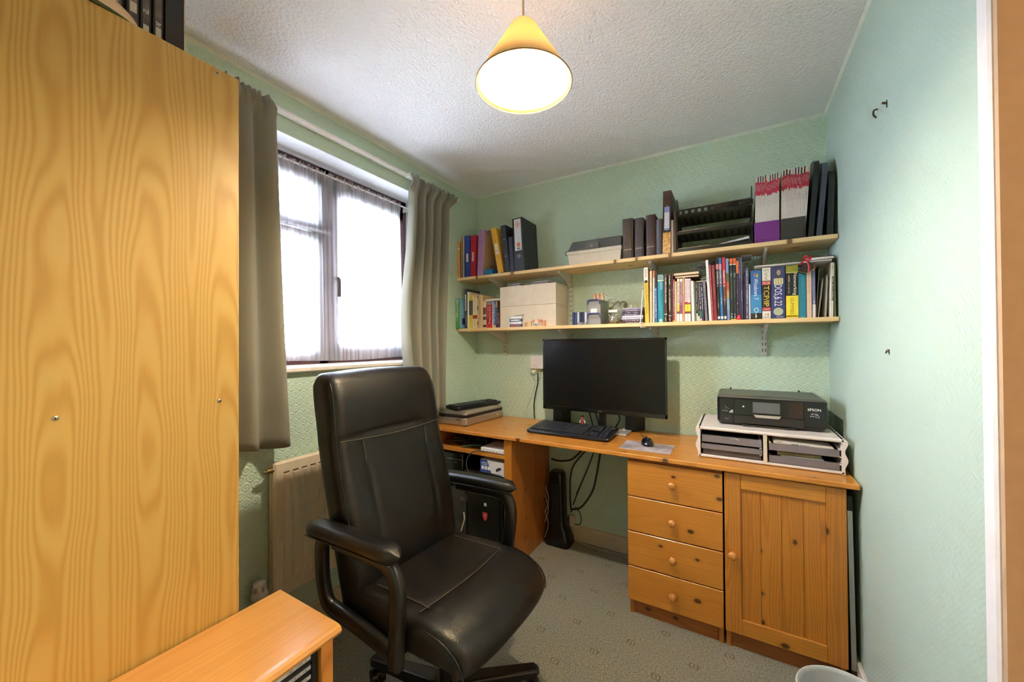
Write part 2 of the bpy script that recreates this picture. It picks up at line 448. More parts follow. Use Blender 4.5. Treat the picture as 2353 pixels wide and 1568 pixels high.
lowu_wood = wood('golden_pine_top', '#dba055', '#cd8d42', '#6b3512', 'Y', 'X', .2, .022, .35, .25, coat=.5, contrast=.5, amt=0.3)
knob_wood = wood('turned_pine', '#c98a45', '#b8752f', '#7a4216', 'Y', 'X', .05, .01, 0, .3, coat=.4)

# ------------------------------------------------------------------ room shell
W, H, YN = 2.12, 2.434, -2.80
struct('floor', B().box(-.3, 3.4, YN-.1, .1, -.06, 0), m_carpet())
struct('ceiling', B().box(-.3, 3.4, YN-.1, .1, H, H+.06), m_ceiling())
struct('wall_back', B().box(-.25, W+.12, 0, .12, 0, H), wall_ring_x)
WY0, WY1, WZ0, WZ1 = -1.77, -.57, 1.190, 2.247
b = B()
b.box(-.25, 0, YN, WY0, 0, H); b.box(-.25, 0, WY1, 0, 0, H); b.box(-.25, 0, WY0, WY1, 0, WZ0); b.box(-.25, 0, WY0, WY1, WZ1, H)
struct('wall_left', b, wall_ring_y)
DY0, DY1, DZ = -2.22, -1.425, 2.06
b = B().box(W, W+.12, DY1, 0, 0, H).box(W, W+.12, YN, DY0, 0, H).box(W, W+.12, DY0, DY1, DZ, H)
struct('wall_right', b, wall_weave)
struct('wall_near', B().box(-.25, W+.12, YN-.1, YN, 0, H), wall_ring_x)
hallc = flat('#c9b092', .6)
struct('wall_landing', B().box(3.3, 3.4, YN, 0, 0, H).box(W+.12, 3.4, -.9, -.8, 0, H).box(W+.12, 3.4, YN-.1, YN, 0, H), hallc)
struct('ground', B().box(-40, -.3, -30, 30, -2.75, -2.65), flat('#b4b2aa', .9, bump=.3, bscale=40))
# doorway trims
arch = B()
for y0, y1 in ((DY1+.008, DY1+.062), (DY0-.062, DY0-.008)):
    arch.prism([(W, y0), (W, y1), (W-.010, y1-.004), (W-.016, y1-.02), (W-.016, y0+.004), (W-.012, y0)], 0, DZ+.06, 'z')
arch.box(W-.016, W, DY0-.062, DY1+.062, DZ+.008, DZ+.062, .004)
struct('trim_1', arch, flat('#e6e2e4', .4))
struct('trim_2', B().box(W-.010, W+.13, DY1-.004, DY1+.012, 0, DZ).box(W-.010, W+.13, DY0-.012, DY0+.004, 0, DZ).box(W-.010, W+.13, DY0, DY1, DZ-.004, DZ+.012), flat('#b3967a', .6, bump=.15, bscale=90))
sk = lambda p0, p1: None
def skirt(name, pts, axis, fixed, a0, a1):
    prof = [(0, 0), (.014, 0), (.014, .082), (.009, .094), (0, .097)]
    pl = [(fixed+(-1 if axis == 'x' else 1)*d if True else 0, z) for d, z in prof]
    b = B()
    if axis == 'x': b.prism(pl, a0, a1, 'x')
    else: b.prism(pl, a0, a1, 'y')
    return struct(name, b, flat('#cdbb9f', .45))
skirt('baseboard_back', None, 'x', 0, 0, W)
skirt('baseboard_left', None, 'y', 0, -1.9, -.014)
b = B().box(W-.014, W, -1.36, -.02, 0, .095, .003)
struct('baseboard_right', b, flat('#d8d2cc', .45))
# thin cove line where wall meets ceiling
struct('trim_3', B().prism([(0, H), (-.012, H), (0, H-.012)], 0, W, 'x').prism([(0, H), (.012, H), (0, H-.012)], YN, 0, 'y').prism([(W, H), (W-.010, H), (W, H-.010)], YN, 0, 'y'), flat('#d9ddd2', .6))
# wall plugs and screw holes left in the right wall
for i, (y, z, kind, lab) in enumerate(((-.771, 2.029, 0, 'bent dark picture hook high on the right wall'), (-.857, 1.987+.025, 1, 'thin dark nail high on the right wall, beside the bent hook'), (-.839, 1.27, 2, 'small dark wire hook low on the right wall, above the printer height'))):
    b = B()
    if kind == 0: b.tube([(W, y, z+.012), (W-.006, y, z+.012), (W-.012, y-.008, z+.005), (W-.012, y-.006, z-.006), (W-.003, y+.008, z-.010)], .0025, 6)
    elif kind == 1: b.cyl((W+.002, y, z), (W-.012, y, z+.006), .003).cyl((W-.001, y, z-.011), (W-.001, y, z+.011), .0016)
    else: b.tube([(W, y+.010, z+.007), (W-.004, y+.008, z), (W-.006, y, z-.004), (W-.004, y-.006, z+.002), (W, y-.008, z-.006)], .0014, 6).cyl((W, y-.008, z-.008), (W-.002, y-.008, z+.008), .0018)
    single('wall_hook', b, flat('#4a3f2c', .5, .3), lab, 'hook', (W, y, z))

# ------------------------------------------------------------------ window
mahog = flat('#5a3a3e', .35, var=.2)
win = bpy.data.objects.new('window_1', None); COL.objects.link(win); win['kind'] = 'structure'; win.location = (-.18, -1.17, WZ0)
FX0, FX1 = -.235, -.165
b = B()
b.box(FX0, FX1, WY0, WY1, WZ1-.045, WZ1, .004).box(FX0, FX1, WY0, WY1, WZ0, WZ0+.035, .004)
b.box(FX0, FX1, WY0, WY0+.045, WZ0, WZ1, .004).box(FX0, FX1, WY1-.045, WY1, WZ0, WZ1, .004).box(FX0, FX1, -1.185, -1.13, WZ0, WZ1, .004)
b.box(FX1, FX1+.02, WY0, WY1, WZ0, WZ0+.012, .003)
part('window_frame', b, mahog, win)
def sash(y0, y1, z0, z1, t=.05, tb=.05, tt=.09):
    b = B(); x0, x1 = FX0+.012, FX1+.012
    b.box(x0, x1, y0, y1, z0, z0+tb, .006).box(x0, x1, y0, y1, z1-tt, z1, .006).box(x0, x1, y0, y0+t, z0, z1, .006).box(x0, x1, y1-t, y1, z0, z1, .006)
    sf = part('sash', b, mahog, win)
    part('pane', B().box(FX0+.03, FX0+.034, y0+t-.004, y1-t+.004, z0+tb-.004, z1-tt+.004), glass, sf)
glass = m_clear('window_glass', (.97, .98, 1.0), .05)
sash(-1.135, WY1-.035, WZ0+.03, WZ1-.04, .055, .09, .10)
sash(WY0+.04, -1.18, WZ0+.03, 1.885, .05, .06, .05)
sash(WY0+.04, -1.18, 1.892, WZ1-.04, .05, .05, .09)
b = B().box(FX1+.012, FX1+.022, -1.118, -1.098, 1.62, 1.68, .004).tube([(FX1+.02, -1.108, 1.655), (FX1+.045, -1.106, 1.66), (FX1+.052, -1.104, 1.64), (FX1+.050, -1.102, 1.56)], .009, 8)
part('window_handle', b, flat('#4b4442', .35, .4), win)
part('reveal_lining', B().box(FX1, 0, WY0, WY1, WZ1-.003, WZ1+.0).box(FX1, -.001, WY0, WY0+.003, WZ0, WZ1).box(FX1, -.001, WY1-.003, WY1, WZ0, WZ1), flat('#e9ebf0', .5), win)
b = B().prism([(FX1, WZ0-.012), (.028, WZ0-.012), (.034, WZ0-.006), (.034, WZ0+.008), (.026, WZ0+.014), (FX1, WZ0+.014)], WY0-.03, WY1+.03, 'y')
part('window_sill', b, flat('#e8dfd3', .35), win)

# curtains
def curtain(name, y0, y1, z0, z1, x0, amp, folds, label, bulge=None, head=.085, seed=1, transl=.06, mat=None, hem=0):
    rd = random.Random(seed); ny, nz = folds*34, 34; rings = []
    ph = [rd.uniform(-.5, .5) for _ in range(folds+2)]
    for k in range(nz+1):
        t = k/nz; z = z0+(z1-z0)*t; row = []
        for i in range(ny+1):
            u = i/ny; uu = u+.02*math.sin(5*t+u*9+seed)*(1-t)
            f = math.sin(2*math.pi*folds*uu+ph[int(u*folds)]*.5+seed)
            hd = max(0, (z-(z1-head))/head)
            a = amp*(1-.35*t)*(1-hd)
            x = x0+a*f+hd*(.012*math.sin(2*math.pi*folds*2.5*u)+.006*math.sin(2*math.pi*folds*7*u))
            if hd > 0: x += .022*math.sin(math.pi*hd)*(1 if hd < .75 else .6)+.008*hd*math.sin(2*math.pi*folds*4.3*u+1)
            ya, yb = y0, y1
            if bulge: ya += bulge[0](t); yb += bulge[1](t)
            y = ya+(yb-ya)*u+.008*math.cos(2*math.pi*folds*uu+1)*(1-hd)
            zz = z-(hem*math.sin(math.pi*2*u+seed) if k == 0 else 0)+(.006*math.sin(2*math.pi*folds*3*u) if k == nz else 0)
            row.append((x, y, zz))
        rings.append(row)
    b = B().loft(rings, False, False, True)
    o = make(name, b, mat)
    o.modifiers.new('thick', 'SOLIDIFY').thickness = .0025
    return o
cur = m_fabric('olive_taupe_curtain', '#8b8878', .05)
rail = thing('curtain_track', 'white plastic curtain track along the wall above the window', 'curtain track', (.02, -1.0, 2.325))
b = B().prism([(.004, 2.316), (.028, 2.316), (.034, 2.320), (.034, 2.330), (.028, 2.336), (.004, 2.336)], -1.86, -.27, 'y')
part('track', b, flat('#f4efef', .3), rail)
for y in (-1.6, -1.0, -.5): part('wall_clip', B().box(0, .018, y-.01, y+.01, 2.312, 2.342, .002), white_pl, rail)
part('end_stop', B().box(.002, .037, -.272, -.258, 2.312, 2.340, .003), white_pl, rail)
tl = thing('curtain', 'olive taupe curtain hanging left of the window, beside the pine wardrobe side', 'curtain', (.08, -1.68, .9))
o = curtain('curtain_fabric', -1.725, -1.545, .885, 2.318, .085, .036, 2, None, (lambda t: 0, lambda t: .055*(1-t)), seed=3, mat=cur, hem=.008)
o.parent = tl; o.matrix_parent_inverse = Matrix.Translation(-tl.location)
tr = thing('curtain', 'olive taupe curtain hanging right of the window, beside the wall shelves', 'curtain', (.08, -.6, .9))
o = curtain('curtain_fabric', -.775, -.405, .875, 2.305, .085, .034, 5, None, (lambda t: -.02*(1-t)-.05*math.exp(-((t-.42)/.25)**2), lambda t: -.06*(1-t)+.055*max(0, (t-.93)/.07)), seed=5, mat=cur, hem=.006)
o.parent = tr; o.matrix_parent_inverse = Matrix.Translation(-tr.location)
for tt, ys in ((tl, (-1.70, -1.63, -1.56)), (tr, (-.76, -.66, -.56, -.46, -.38))):
    for y in ys: part('curtain_hook', B().box(.030, .070, y-.004, y+.004, 2.300, 2.322, .002), white_pl, tt)
net = thing('net_curtain', 'white sheer net curtain gathered on a rod across the window', 'net curtain', (-.12, -1.17, 1.22))
def netc():
    ny, nz = 260, 26; rings = []
    rd = random.Random(4); f1 = [(rd.uniform(8, 46), rd.uniform(0, 6.3), rd.uniform(.3, 1)) for _ in range(7)]
    for k in range(nz+1):
        t = k/nz; row = []
        for i in range(ny+1):
            u = i/ny; y = -1.755+u*1.085+(1-t)*.03*u
            x = -.118+sum(a*math.sin(f*6.2832*u*1.085/1.1+p+.5*t) for f, p, a in f1)*.0032*(.7+.6*(1-t))
            z = 1.222+.982*t+(.006*math.sin(u*300)+.004*math.sin(u*171) if k == nz else 0)+(.006*math.sin(u*7) if k == 0 else 0)
            if k >= nz-1: x = -.118+.007*math.sin(u*410)+.003*math.sin(u*160)
            row.append((x, y, z))
        rings.append(row)
    return B().loft(rings, False, False, True)
part('net_fabric', netc(), m_sheer(), net)
part('curtain_rod', B().cyl((-.118, -1.76, 2.19), (-.118, -.60, 2.19), .005), white_pl, net)
part('rod_end', B().ball((-.118, -.602, 2.19), .009).box(-.16, -.112, -.610, -.602, 2.168, 2.196, .002), white_pl, net)

# ------------------------------------------------------------------ radiator and valve
rad = thing('radiator', 'cream ribbed panel radiator on the wall under the window', 'radiator', (.08, -1.15, .24))
b = B(); ry0, ry1, rz0, rz1 = -1.54, -.74, .243, .812
b.box(.055, .078, ry0, ry1, rz0, rz1, .008)
nr = 19; st = (ry1-ry0-.06)/nr
crm = flat('#e4d3b6', .35)
part('panel', b, crm, rad)
for i in range(nr):
    y = ry0+.03+st*(i+.5)
    rg = []
    for z, k in ((rz0+.045, .15), (rz0+.065, .9), (rz0+.09, 1), (rz1-.07, 1), (rz1-.055, 1)):
        h = st*.36
        rg.append([(.077, y-h, z), (.077+.009*k, y-h*.62, z), (.077+.009*k, y+h*.62, z), (.077, y+h, z)])
    part('rib', B().loft(rg, True, False, False), crm, rad)
part('top_slots', B(), crm, rad) if False else None
for i in range(nr):
    y = ry0+.03+st*(i+.5)
    part('slot', B().box(.0775, .0795, y-st*.30, y+st*.30, rz1-.05, rz1-.044), flat('#6d5a40', .6), rad)
part('bleed_valve', B().cyl((.062, ry0+.004, rz1-.03), (.062, ry0-.022, rz1-.03), .011).cyl((.062, ry0-.02, rz1-.03), (.062, ry0-.034, rz1-.03), .007, n=6), flat('#9d8452', .35, .9), rad)
for y in (-1.4, -.9): part('wall_bracket', B().box(0, .056, y-.015, y+.015, .3, .76), crm, rad)
part('back_panel', B().box(.02, .04, ry0+.01, ry1-.01, rz0+.01, rz1-.01), crm, rad)
tv = thing('radiator_valve', 'white thermostatic valve head on a pipe beside the radiator foot', 'valve', (.065, -1.590, .0))
wv = flat('#d4cfc8', .4)
part('valve_head', B().lathe([(0, .352), (.017, .352), (.021, .348), (.025, .312), (.031, .305), (.031, .292), (.026, .286), (.026, .255), (.018, .25), (0, .25)][::-1], (.065, -1.590, 0), 20), wv, tv)
for i in range(6):
    a = i*math.pi/3; part('grip_notch', B().box(.065+.0235*math.cos(a)-.004, .065+.0235*math.cos(a)+.004, -1.590+.0235*math.sin(a)-.004, -1.590+.0235*math.sin(a)+.004, .318, .338), flat('#a59d94', .6), tv)
part('pipe', B().cyl((.065, -1.590, 0), (.065, -1.590, .255), .0075).cyl((.065, -1.592, .262), (.065, -1.535, .262), .009), flat('#c9b79a', .4), tv)

# ------------------------------------------------------------------ desk
DZT = .776
dk = thing('desk', 'long honey pine worktop running wall to wall along the back wall', 'desk', (1.05, -.28, DZT))
for i, (y0, y1) in enumerate(((-.555, -.416), (-.4155, -.278), (-.2775, -.140), (-.1395, -.016))):
    part('plank', B().box(.004, 2.112, y0, y1, DZT-.020, DZT, .0012 if 0 < i else .0025), desk_wood, dk)
# right hand cabinets
def carcass(x0, x1, name, label, yb=-.03):
    c = thing(name, label, 'cabinet', ((x0+x1)/2, -.28, 0))
    for xa in (x0+.004, x1-.022): part('side_panel', B().box(xa, xa+.018, -.513, yb, 0, DZT-.0205, .001), honey_side, c)
    part('plinth', B().box(x0+.022, x1-.022, -.505, -.490, 0, .066, .001), wood_plinth, c)
    part('back_panel', B().box(x0+.022, x1-.022, yb-.006, yb, .066, DZT-.022), honey_side, c)
    part('bottom_panel', B().box(x0+.022, x1-.022, -.51, yb-.006, .066, .084), honey_side, c)
    part('top_rail', B().box(x0+.022, x1-.022, -.513, -.45, DZT-.04, DZT-.0205), honey_side, c)
    return c
wood_plinth = wood('dark_pine_plinth', '#a05f2a', '#8a4c20', '#45200a', 'X', 'Z', .2, .018, .5, .45, contrast=.7)
def knob(b, c, r=.0185):
    b.lathe([(0, 0), (.008, 0), (.007, -.010), (r*.86, -.014), (r, -.022), (r*.8, -.031), (r*.4, -.0345), (0, -.035)], c, 18, 'y')
    return b
dr = carcass(1.268, 1.672, 'drawer_cabinet', 'honey pine four drawer cabinet under the desk, left of the door cabinet')
zs = [.072, .237, .402, .569, .739]
for i in range(4):
    d = part('drawer', B().box(1.268, 1.669, -.534, -.514, zs[i]+.0025, zs[i+1]-.0025, .0022), honey_h, dr)
    zc = (.155, .319, .487, .656)[i]
    part('knob', knob(B(), (1.4695, -.5335, zc)), knob_wood, d)
    part('drawer_box', B().box(1.30, 1.64, -.514, -.06, zs[i]+.02, zs[i+1]-.03), honey_side, d)
dc = carcass(1.674, 2.078, 'door_cabinet', 'honey pine cabinet with one framed door, at the right wall end')
door = part('door', B().box(1.676, 1.736, -.534, -.514, .074, .748, .002), honey_v, dc)
part('stile', B().box(2.017, 2.077, -.534, -.514, .074, .748, .002), honey_v, door)
part('rail', B().box(1.736, 2.017, -.534, -.514, .684, .748, .002), honey_h, door)
part('rail', B().box(1.736, 2.017, -.534, -.514, .074, .139, .002), honey_h, door)
for i in range(4):
    x0 = 1.735+i*.0708; part('board', B().box(x0, x0+.0703, -.525, -.517, .138, .685, .0016), honey_v, door)
part('knob', knob(B(), (1.704, -.5335, .407)), knob_wood, door)
# left open pedestal
pd = thing('open_shelf_unit', 'honey pine open shelf pedestal under the left end of the desk', 'shelf unit', (.32, -.28, 0))
part('side_panel', B().box(.572, .618, -.530, -.5275, 0, DZT-.0205).box(.572, .618, -.5275, -.265, 0, DZT-.0205, .001), honey_side, pd)
part('side_panel', B().box(.572, .618, -.2635, -.03, 0, DZT-.0205, .001), honey_side, pd)
part('front_edge', B().box(.571, .5785, -.5335, -.530, 0, DZT-.0205).box(.5785, .619, -.5335, -.530, 0, DZT-.0205), honey_v, pd)
part('side_panel', B().box(.03, .05, -.53, -.03, 0, DZT-.0205, .001), honey_side, pd)
part('shelf', B().box(.05, .572, -.530, -.04, .634, .656, .002), desk_wood, pd)
part('shelf', B().box(.05, .572, -.52, -.04, .455, .473, .002), desk_wood, pd)
part('back_panel', B().box(.03, .618, -.03, -.024, 0, DZT-.0205), honey_side, pd)
# things in the pedestal
rt = thing('router', 'white flat router on the pine shelf under the desk', 'router', (.50, -.46, .656))
part('body', B().box(.400, .566, -.528, -.36, .660, .686, .005), flat('#e4e2e6', .35), rt)
part('feet', B().box(.41, .556, -.52, -.37, .656, .661), black_pl, rt)
b = B()
for i in range(4): b.box(.448+i*.022, .454+i*.022, -.5286, -.528, .666, .669)
part('status_lights', b, flat('#4c4c55', .5), rt)
part('emblem', B().tube([(.49+.006*math.cos(a), -.487+.006*math.sin(a), .6865) for a in [i*.628 for i in range(11)]], .0008, 5, 1), flat('#7a7a80', .4), rt)
def cable(name, pts, r, col, label, group=None, cat='cable'):
    loc = pts[len(pts)//2]
    return single(name, B().tube(pts, r, 7, 6), flat(col, .5), label, cat, loc, group)
cb = thing('cable_bundle', 'tangled heap of black cables beside the white router', 'cables', (.24, -.42, .656))
for i, (a, bb) in enumerate(((0, .01), (1, .016), (2, .022))):
    part('cable', B().tube([(.09+.02*i, -.50+.03*i, .66+bb*.3), (.16, -.47-.01*i, .666+bb), (.24, -.44+.03*i, .664+bb*.6), (.31, -.49+.02*i, .668+bb*.5), (.385, -.40, .668)], .005, 7), black_pl, cb)
part('cable', B().tube([(.25, -.51, .664), (.29, -.505, .674), (.33, -.50, .682), (.36, -.47, .675)], .0035, 7), flat('#2f6a60', .5), cb, 'green network cable')
part('adapter', B().box(.12, .20, -.44, -.38, .656, .70, .006), black_pl, cb)
part('adapter', B().box(.27, .36, -.40, -.34, .656, .705, .006), black_matt, cb)
vb = thing('set_top_box', 'black set top box on the lower pedestal shelf, under the blue box', 'set top box', (.41, -.40, .473))
part('case', B().box(.27, .565, -.520, -.26, .477, .535, .004), black_gloss, vb)
part('feet', B().box(.30, .53, -.5, -.28, .473, .478), black_pl, vb)
b = B()
for i in range(3): b.box(.400+i*.018, .406+i*.018, -.5206, -.520, .505, .508)
part('status_lights', b, flat('#e8f0ff', .4), vb)
bx = thing('product_box', 'small white and blue cardboard box standing on the black set top box', 'box', (.475, -.46, .535))
part('carton', B().box(.390, .556, -.515, -.44, .535, .608, .001), flat('#dfe2ea', .5), bx)
b = B().prism([(.390, .535), (.470, .535), (.440, .608), (.390, .608)], -.5156, -.515, 'y')
part('blue_print', b, flat('#2c4a9a', .45), bx)
b = B()
for i in range(3): b.box(.400+i*.022, .417+i*.022, -.5162, -.5156, .552, .572)
scribble(b, (.421, -.5163, .592), RT, UP, .044, .010, 8, 3); scribble(b, (.421, -.5163, .581), RT, UP, .044, .006, 8, 4)
part('white_print', b, flat('#f2f4fa', .5), bx)
part('picture', B().prism([(.505, .548), (.540, .566), (.534, .578), (.512, .572), (.500, .560)], -.5160, -.515, 'y'), flat('#3a3a40', .5), bx)
bk = thing('black_box', 'glossy black device at the left end of the lower pedestal shelf', 'device', (.16, -.4, .473))
part('case', B().box(.06, .245, -.50, -.30, .473, .615, .006), black_gloss, bk)
part('trim_line', B().box(.12, .24, -.5012, -.50, .572, .576).box(.18, .20, -.5014, -.50, .552, .558), chrome, bk)
cable('loose_cable', [(.43, -.532, .664), (.36, -.545, .655), (.315, -.55, .60), (.325, -.545, .53), (.40, -.535, .482)], .003, '#3c3c3e', 'thin dark cable looping down in front of the pedestal shelf')
# pc tower
pc = thing('computer_tower', 'black computer tower with a red shield badge, on the floor in the pedestal', 'computer', (.42, -.34, 0))
part('case', B().box(.30, .535, -.512, -.10, .012, .440, .006), flat('#101113', .35), pc)
part('front_panel', B().prism([(.302, .02), (.532, .02), (.532, .425), (.50, .436), (.335, .436), (.302, .40)], -.512, -.526, 'y'), flat('#0d0e10', .28), pc)
b = B().prism([(.415, .300), (.446, .300), (.449, .284), (.443, .262), (.431, .250), (.418, .262), (.412, .284)], -.5275, -.526, 'y')
part('shield_badge', b, flat('#b3323c', .4), pc)
part('shield_swirl', B().tube([(.425, -.528, .266), (.437, -.528, .274), (.437, -.528, .288), (.426, -.528, .286), (.429, -.528, .277)], .0015, 5), flat('#e2a0a0', .4), pc)
b = B()
for i in (0, 1):
    for j in (0, 1): b.box(.4235+i*.0095, .432+i*.0095, -.5268, -.526, .338+j*.0095, .3465+j*.0095)
part('sticker', b, flat('#c8ccd2', .4), pc)
for x in (.32, .5): part('foot', B().box(x, x+.02, -.49, -.12, 0, .013), black_pl, pc)
bp = thing('backpack', 'black bag with a ring zip pull, leaning beside the computer tower', 'bag', (.17, -.38, 0))
rg = []
for z, k in ((0, .9), (.05, 1), (.2, 1), (.32, .95), (.39, .8), (.42, .5)):
    rg.append([(.165+.105*k*math.copysign(abs(math.cos(a))**.5, math.cos(a)), -.39+.135*k*math.copysign(abs(math.sin(a))**.5, math.sin(a)), z) for a in [i*math.pi/12 for i in range(24)]])
part('bag_body', B().loft(rg), m_fabric('black_nylon', '#1a1b1e'), bp)
part('pocket', B().box(.085, .25, -.540, -.51, .05, .26, .015), m_fabric('black_nylon_pocket', '#141518'), bp)
part('zip_pull', B().tube([(.256+.009*math.cos(a), -.520, .345+.009*math.sin(a)) for a in [i*.6283 for i in range(11)]], .0016, 6, 1).tube([(.265, -.52, .345), (.28, -.52, .343)], .0016, 6, 1), chrome, bp)

# black slim tower below the desk, cables
tw = thing('tower_device', 'slim black tower device with a flared base, on the carpet under the desk', 'tower device', (.715, -.09, 0))
rg = []
for z, wx, wy in ((0, .080, .060), (.012, .088, .066), (.05, .084, .062), (.10, .066, .052), (.14, .056, .046), (.40, .050, .044), (.455, .046, .042), (.47, .036, .034)):
    rg.append([(.722+p[0]-.04*(.0)-(.012 if z > .12 else 0), -.095+p[1], z) for p in rrect(wx, wy, min(wx, wy)*.5, 3)])
part('housing', B().loft(rg), flat('#0d0e11', .3), tw)
part('grille', B().box(.685, .735, -.1445, -.139, .17, .40, .002), black_matt, tw)
part('control_panel', B().box(.690, .732, -.1420, -.136, .42, .445, .002), flat('#1c1d22', .2), tw)
for i, (pts, r, lab) in enumerate((
    ([(1.00, -.05, .756), (.93, -.055, .69), (.87, -.06, .62), (.80, -.07, .55), (.72, -.08, .53), (.66, -.08, .535)], .006, 'thick black cable looping left below the desk to the top of the slim tower'),
    ([(.99, -.05, .756), (.93, -.05, .66), (.86, -.05, .58), (.79, -.05, .47), (.775, -.04, .30), (.78, -.03, .19)], .005, 'black cable falling below the desk and down past the right edge of the slim tower'),
    ([(.98, -.05, .756), (.95, -.05, .64), (.90, -.05, .50), (.85, -.05, .38), (.80, -.05, .25)], .004, "thin black cable slanting straight below the desk to the slim tower's waist"),
    ([(1.01, -.05, .756), (.985, -.05, .62), (.96, -.05, .48), (.93, -.05, .36), (.86, -.06, .25), (.79, -.06, .22)], .006, 'thick black cable bowing farthest right below the desk towards the small socket'),
    ([(.97, -.04, .756), (.935, -.04, .60), (.88, -.04, .46), (.82, -.04, .32)], .004, 'thin black cable in the bundle below the desk, ending behind the slim tower'))):
    cable('hanging_cable', pts, r, '#121214', lab, 'black cables below the desk')
single('cable_tray', B().box(.93, 1.06, -.09, -.02, .735, .756, .006), black_pl, 'small black cable clip block under the desk, where the cables gather', 'cable clip', (1.0, -.05, .74))
cable('mouse_cable_drop', [(1.225, -.03, .756), (1.235, -.03, .66), (1.25, -.03, .58), (1.262, -.03, .50), (1.266, -.03, .40)], .003, '#1c1c1c', 'single thin black cable hanging beside the drawer cabinet')
for i, (zz, yy) in enumerate(((.36, -.10), (.30, -.105), (.2, -.11))):
    cable('white_cable', [(.625, yy, zz), (.650, yy-.035, zz-.02), (.668, yy-.045, zz-.05), (.664, yy-.047, zz-.10), (.640, yy-.04, zz-.16)], .0022, '#c9c6c0', '%s thin white cable in the gap between the pedestal side and the slim tower' % ('uppermost', 'middle', 'lowest')[i], 'white cables by the slim tower')
cable('floor_cable', [(.80, -.03, .006), (.95, -.05, .004), (1.10, -.045, .004), (1.20, -.07, .004), (1.28, -.10, .004)], .0035, '#9b978c', 'grey cable lying on the carpet along the skirting board')
so = thing('socket_box', 'small white surface socket just above the skirting under the desk', 'socket', (.79, -.02, .10))
part('box', B().box(.765, .800, -.035, 0, .098, .165, .003), flat('#c9bfb2', .4), so)
part('plug', B().box(.745, .768, -.06, -.01, .10, .15, .004), flat('#5a2a22', .5), so)
cable('socket_cable', [(.80, -.02, .11), (.83, -.02, .115), (.842, -.02, .14), (.835, -.02, .19), (.80, -.02, .225)], .003, '#2a2a26', 'short dark cable looping from the small white socket')

# ------------------------------------------------------------------ wall shelves, uprights, brackets
for z, lab in ((1.758, 'upper long pale pine wall shelf holding ring binders and magazines'), (1.393, 'lower long pale pine wall shelf holding the row of books')):
    single('wall_shelf', B().box(.002, 2.116, -.240, -.014, z, z+.020, .0015), shelf_wood, lab, 'shelf', (1.06, -.12, z), 'long pine wall shelves')
UPX = (.262, .780, 1.320, 1.853)
nm = ('leftmost', 'second from the left', 'third from the left', 'rightmost')
where = ('near the curtain', 'beside the two cream boxes', 'above the monitor', 'above the printer')
for i, x in enumerate(UPX):
    u = thing('shelf_upright', 'white slotted metal upright on the back wall, %s' % ('lowest end visible near the window corner', 'beside the two stacked cream boxes', 'ending behind the monitor top', 'ending above the printer')[i], 'shelf upright', (x, -.006, 1.22), 'slotted shelf uprights')
    zb = (1.221, 1.30, 1.30, 1.232)[i]
    part('channel', B().box(x-.014, x+.014, -.012, 0, zb, 1.80, .002), metal_w, u)
    b = B(); z = zb+.02
    while z < 1.78:
        for s in (-.0065, .0065): b.box(x+s-.0018, x+s+.0018, -.0126, -.0118, z, z+.016)
        z += .032
    part('slots', b, flat('#55524a', .7), u)
    part('screw', B().cyl((x, -.0118, zb+.105), (x, -.0135, zb+.105), .004), steel, u)
    for z, nmz in ((1.758, 'upper'), (1.393, 'lower')):
        b = B().prism([(-.012, z-.001), (-.205, z-.001), (-.214, z-.006), (-.210, z-.016), (-.10, z-.045), (-.012, z-.085)], x-.0055, x+.0055, 'x')
        b.box(x-.008, x+.008, -.212, -.012, z-.003, z-.0005)
        single('shelf_bracket', b, metal_w, 'white metal bracket under the %s pine shelf, %s' % (nmz, where[i]), 'bracket', (x, -.1, z), 'white shelf brackets')

